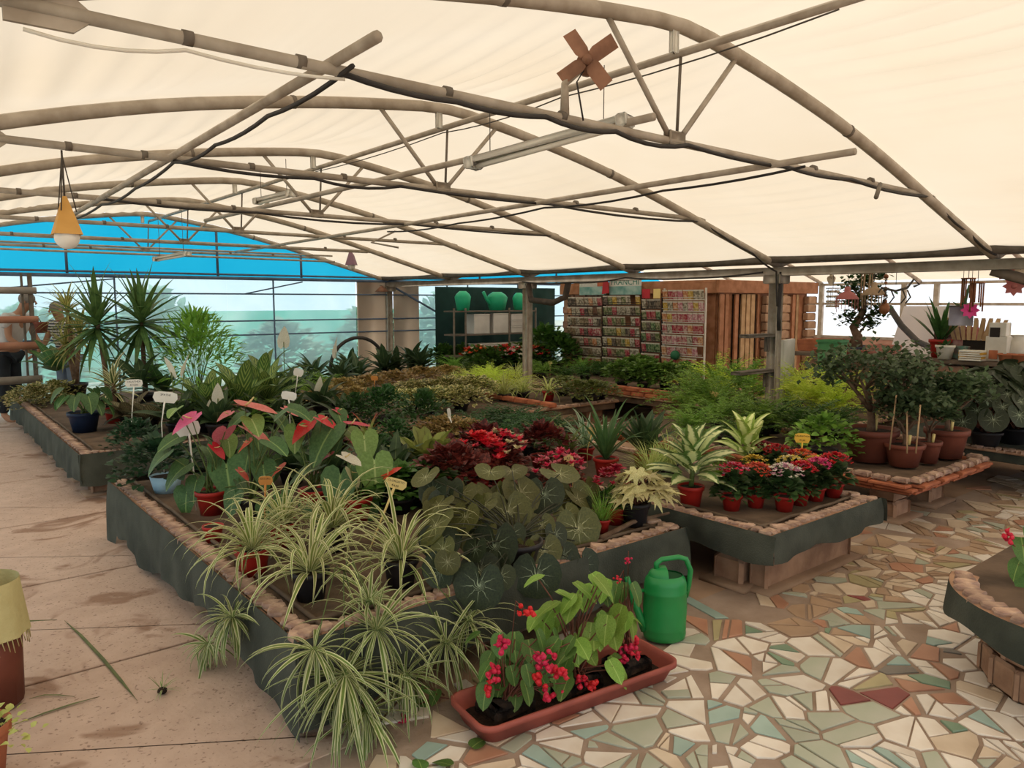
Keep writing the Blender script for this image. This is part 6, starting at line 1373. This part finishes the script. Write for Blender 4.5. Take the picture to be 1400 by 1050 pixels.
# ================================================================ LEFT SHELF RACK AND PEOPLE
sr = thing('plant_staging', 'tall staging rack with grey uprights and pinkish round bars', 'rack', (0, 11.55, 0))
ux = atY(45, 450, 11.55).x
for dx in (0, -.09): MB().add(box((ux+dx, 0, .98), (.05 if dx == 0 else .025, .05, 1.96), .004)).obj('upright', metald, sr, False)
MB().add(box((-.75, 0, .98), (.05, .05, 1.96), .004)).obj('upright', metald, sr, False)
pinkw = M('pink_bar', '#c08c74', '#b07c66', 6, .7)
for y, m_, r_ in ((397, M('grey_bar', '#a8a098', '#948c84', 6, .7), .045), (437, pinkw, .045), (473, pinkw, .05), (520, M('grey_bar2', '#9c948a', '#8a8278', 6, .7), .05)):
    z = atY(20, y, 11.5).z; MB().add(tube([(-.8, -.05, z), (ux+.06, -.05, z)], r_, 8)).obj('bar', m_, sr)
o = thing('hanging_pot', 'reddish brown pot hooked on the staging rack', 'pot', atY(57, 455, 11.45)); pot(o, .085, .14, brownpot, 0)
MB().add(tube([(0, 0, .14), (-.02, .05, .2), (-.1, .08, .1)], .008, 5)).obj('hook', metald, o)

skin = M('skin', '#b08468', '#a67a60', 4, .6, rnd=0); hairm = M('grey_hair', '#8f8880', '#7a736c', 30, .8, rnd=0); shirt = M('pale_shirt', '#d0ccc8', '#bcb8b4', 5, .9, rnd=0); trou = M('dark_trousers', '#22262a', '#2c3034', 5, .9, rnd=0); jeans = M('jeans', '#8c98a8', '#7c889a', 5, .9, rnd=0)
t = NT('striped_shirt'); co = t.coord('Object'); sp_ = t.n('ShaderNodeSeparateXYZ'); t.l(co, sp_.inputs[0]); f_ = t.ramp(t.math('SINE', t.math('MULTIPLY', sp_.outputs[2], 150)), -.2, .2)
striped = t.done(t.pr(t.mix(f_, lin('#e0dcd8'), lin('#4a4e58')), .9))
def skinmesh(name, joints, edges, mat, parent, sub=2):
    me = bpy.data.meshes.new(name); me.from_pydata([j[0] for j in joints], edges, []); o = mkobj(name, me, parent)
    md = o.modifiers.new('skin', 'SKIN'); md.use_smooth_shade = True
    for i, j in enumerate(joints):
        rr_ = j[1]; me.skin_vertices[0].data[i].radius = rr_ if isinstance(rr_, tuple) else (rr_, rr_)
    me.skin_vertices[0].data[0].use_root = True
    s = o.modifiers.new('sub', 'SUBSURF'); s.levels = sub; s.render_levels = sub
    me.materials.append(mat); return o
def person(label, loc, rz, lean, top, bottom, hair, arm=.35):
    o = thing('person', label, 'person', loc, rz)
    L = lambda z: -lean*max(0, z-.95)   # forward = -Y
    def sp3(x, y, z): return (x, y+L(z), z)
    hip = (0, 0, .95); ch = sp3(0, 0, 1.3); nk = sp3(0, -.02, 1.45); hd0 = sp3(0, -.045, 1.51); hd1 = sp3(0, -.07, 1.60)
    J = [(hip, (.15, .10)), (sp3(0, 0, 1.12), (.14, .10)), (ch, (.16, .11)), (nk, .06), (hd0, .068), (hd1, (.08, .095)), (sp3(0, -.06, 1.67), .06)]
    E_ = [(0, 1), (1, 2), (2, 3), (3, 4), (4, 5), (5, 6)]
    for s in (-1, 1):
        b = len(J); sh = sp3(s*.19, 0, 1.40); el = (s*.25, L(1.2)-.12, 1.12); wr = (s*.16, L(1.1)-.36, 1.02-arm*.2); hn = (s*.13, L(1.1)-.43, 1.0-arm*.2)
        J += [(sh, .055), (el, .042), (wr, .03), (hn, (.04, .022))]; E_ += [(2, b), (b, b+1), (b+1, b+2), (b+2, b+3)]
        for k in range(4):
            fb = len(J); J += [((hn[0]+(k-1.5)*.02, hn[1]-.05, hn[2]-.01), .009), ((hn[0]+(k-1.5)*.02, hn[1]-.08, hn[2]-.035), .008)]; E_ += [(b+3, fb), (fb, fb+1)]
        fb = len(J); J += [((hn[0]-s*.045, hn[1]-.01, hn[2]-.01), .010), ((hn[0]-s*.055, hn[1]-.045, hn[2]-.02), .009)]; E_ += [(b+3, fb), (fb, fb+1)]
        b = len(J); J += [((s*.10, 0, .88), .09), ((s*.11, -.01, .5), .062), ((s*.11, .02, .1), .042), ((s*.11, -.04, .04), (.045, .035)), ((s*.11, -.14, .025), (.045, .025))]; E_ += [(0, b), (b, b+1), (b+1, b+2), (b+2, b+3), (b+3, b+4)]
    skinmesh('body', J, E_, skin, o)
    Jt = [(hip, (.165, .12)), (sp3(0, 0, 1.12), (.165, .125)), (ch, (.185, .13)), (sp3(0, -.01, 1.41), (.12, .09)), (sp3(0, -.015, 1.445), (.075, .07))]; Et = [(0, 1), (1, 2), (2, 3), (3, 4)]
    for s in (-1, 1): b = len(Jt); Jt += [(sp3(s*.2, 0, 1.40), .075), (sp3(s*.24, -.06, 1.24), .065)]; Et += [(2, b), (b, b+1)]
    skinmesh('shirt', Jt, Et, top, o)
    Jl = [((0, 0, .96), (.165, .12))]; El = []
    for s in (-1, 1): b = len(Jl); Jl += [((s*.1, 0, .86), .105), ((s*.11, -.01, .5), .082), ((s*.11, .02, .1), .07)]; El += [(0, b), (b, b+1), (b+1, b+2)]
    skinmesh('trousers', Jl, El, bottom, o)
    hx = Vector(hd1); h_ = MB().add(ball((0, .012, .035), .098, 14, 9, 1.0)); ho = h_.obj('hair', hair, o); ho.location = hx; ho.scale = (.92, 1.05, .95)
    for s in (-1, 1): MB().add(ball((s*.03, -.083, .0), .009, 8, 6)).obj('eye', ink, o).location = hx
    fn_ = MB().add(tube([(0, -.095, .005), (0, -.118, -.03), (0, -.1, -.038)], [.008, .013, .01], 6)).obj('nose', skin, o); fn_.location = hx
    mo = MB().add(tube([(-.025, -.092, -.065), (0, -.1, -.067), (.025, -.092, -.065)], .005, 5)).obj('mouth', M('lips', '#8f5c50', rnd=0), o); mo.location = hx
    for s in (-1, 1): MB().add(ball((s*.078, 0, -.01), .02, 8, 6, 1.4)).obj('ear', skin, o).location = hx
    return o
pp = atY(22, 450, 12.0); p1 = person('person in a pale shirt and dark trousers bending over behind the staging rack', (pp.x-.12, 12.05, 0), math.radians(48), .42, shirt, trou, hairm)
pp = atY(93, 450, 11.9); person('person in a striped shirt half hidden by the dracaena', (pp.x-.02, 11.95, 0), math.radians(-60), .1, striped, jeans, hairm).scale = (.93, .93, .93)

# ================================================================ BOTTOM LEFT CORNER
c = at(-22, 868, .30); o = thing('fabric_planter', 'pale yellow fabric planter with a frayed hem beside the walk', 'planter', (c.x, c.y, 0))
sack = M('sack_cloth', '#c9bd88', '#b5a672', 6, .9, .3, 80)
MB().add(grid(30, 8, lambda u, v: ((.15-.02*v+.008*math.sin(u*60)*(1-v))*math.cos(2*PI*u), (.15-.02*v+.008*math.sin(u*60)*(1-v))*math.sin(2*PI*u), .30+.22*v))).obj('cloth', sack, o)
MB().add(lathe([(1e-4, .02), (.12, .02), (.13, .4), (1e-4, .4)], 16)).obj('inner_pot', brownpot, o)
mb = MB()
for i in range(50): a = i*2*PI/50; mb.add(tube([(.15*math.cos(a), .15*math.sin(a), .305), (.152*math.cos(a+.05), .152*math.sin(a+.05), .27-.03*((i*7) % 5)/5)], .002, 3))
mb.obj('fringe', sack, o)
gl_ = leafmat('leaf_longgrass', '#5c6a40', '#6f7a4a', 'plain')
def longleaf(pts, w_, label):
    mb = MB(); n = len(pts)
    V = [Vector(p) for p in pts]
    v = []; f = []; u = []
    for i, p in enumerate(V):
        t_ = (V[min(i+1, n-1)]-V[max(0, i-1)]).normalized(); s_ = t_.cross(Vector((0, 0, 1))).normalized()*w_*(1-abs(2*i/(n-1)-1)**3)*.5+t_*0
        v += [tuple(p-s_), tuple(p+Vector((0, 0, -.002))), tuple(p+s_)]; u += [(0, i/n), (.5, i/n), (1, i/n)]
    for i in range(n-1):
        for j in range(2): q = i*3+j; f.append((q, q+1, q+4, q+3))
    mb.add((v, f, u)); return tag(mb.obj('long_leaf', gl_), label, 'leaf')
def lift(pxs, zs): return [at(x, y, z) for (x, y), z in zip(pxs, zs)]
longleaf(lift([(-40, 862), (0, 854), (40, 849), (78, 847)], [.30, .31, .31, .30]), .018, 'long green leaf blade poking out of the fabric planter')
longleaf(lift([(88, 848), (110, 868), (140, 900), (165, 930), (188, 958)], [.012, .012, .012, .011, .011]), .016, 'long bent leaf blade lying across the concrete walk')
longleaf(lift([(15, 992), (60, 975), (100, 962), (136, 952)], [.012]*4), .013, 'straight leaf blade lying on the concrete near the brick pot')
longleaf(lift([(40, 955), (60, 950), (80, 950), (102, 952)], [.012]*4), .008, 'short curved leaf blade lying on the concrete')
c = at(-30, 1010, .15); o = thing('brick_pot', 'reddish ribbed clay pot with a small yellow-green plant', 'plant', (c.x, c.y, 0)); pot(o, .09, .2, terra)
f = mkobj('foliage', bush_mesh('small_foliage', leafmat('leaf_yellowg', '#a8b060', '#bcc070', 'plain'), 61, .15, .12, 90, .03, .024, zlow=0), o, T(.03, -.02, .12)); f['kind'] = 'stuff'
# ================================================================ SHRUBS BEYOND THE GABLE FILM
hd_me = bush_mesh('hedge_foliage', leafmat('leaf_hedge', '#7fa08a', '#9db8a0', 'plain'), 71, .9, 1.3, 700, .22, .16, zlow=0, fill=.5)
for i, x in enumerate((-.6, 1.5, 3.6, 5.7, 7.8, 9.9, 12.0)):
    o = thing('outdoor_shrub', 'pale shrub outside seen through the gable film', 'shrub', (x, 14.1+.3*(i % 3), 0), i, 'shrubs outside the gable'); f = mkobj('foliage', hd_me, o, SCL(1, 1, .9+.2*(i % 3))); f['kind'] = 'stuff'
    MB().add(tube([(0, 0, 0), (.05, 0, .6)], [.05, .03], 6)).obj('stem', bark, o)
# white tarp and dark hose outside the side windows
tp = tag(MB().add(grid(10, 8, lambda a, b: (14.2+.3*math.sin(a*3)-.6*b, 5.0+1.6*a*(1-.4*b), .02+1.5*b))).obj('white_tarp', M('tarp_white', '#f2f5f8', '#e6ecf2', 3, .7)), 'white sheet draped in front of the far windows', 'sheet')
pipe('thick_hose', 'thick dark hose curving down behind the counter plants', [(13.4, 6.1, 1.5), (13.2, 5.8, 1.2), (12.8, 5.35, .95), (12.2, 4.7, .82), (11.6, 4.1, .8)], .05, rubber)
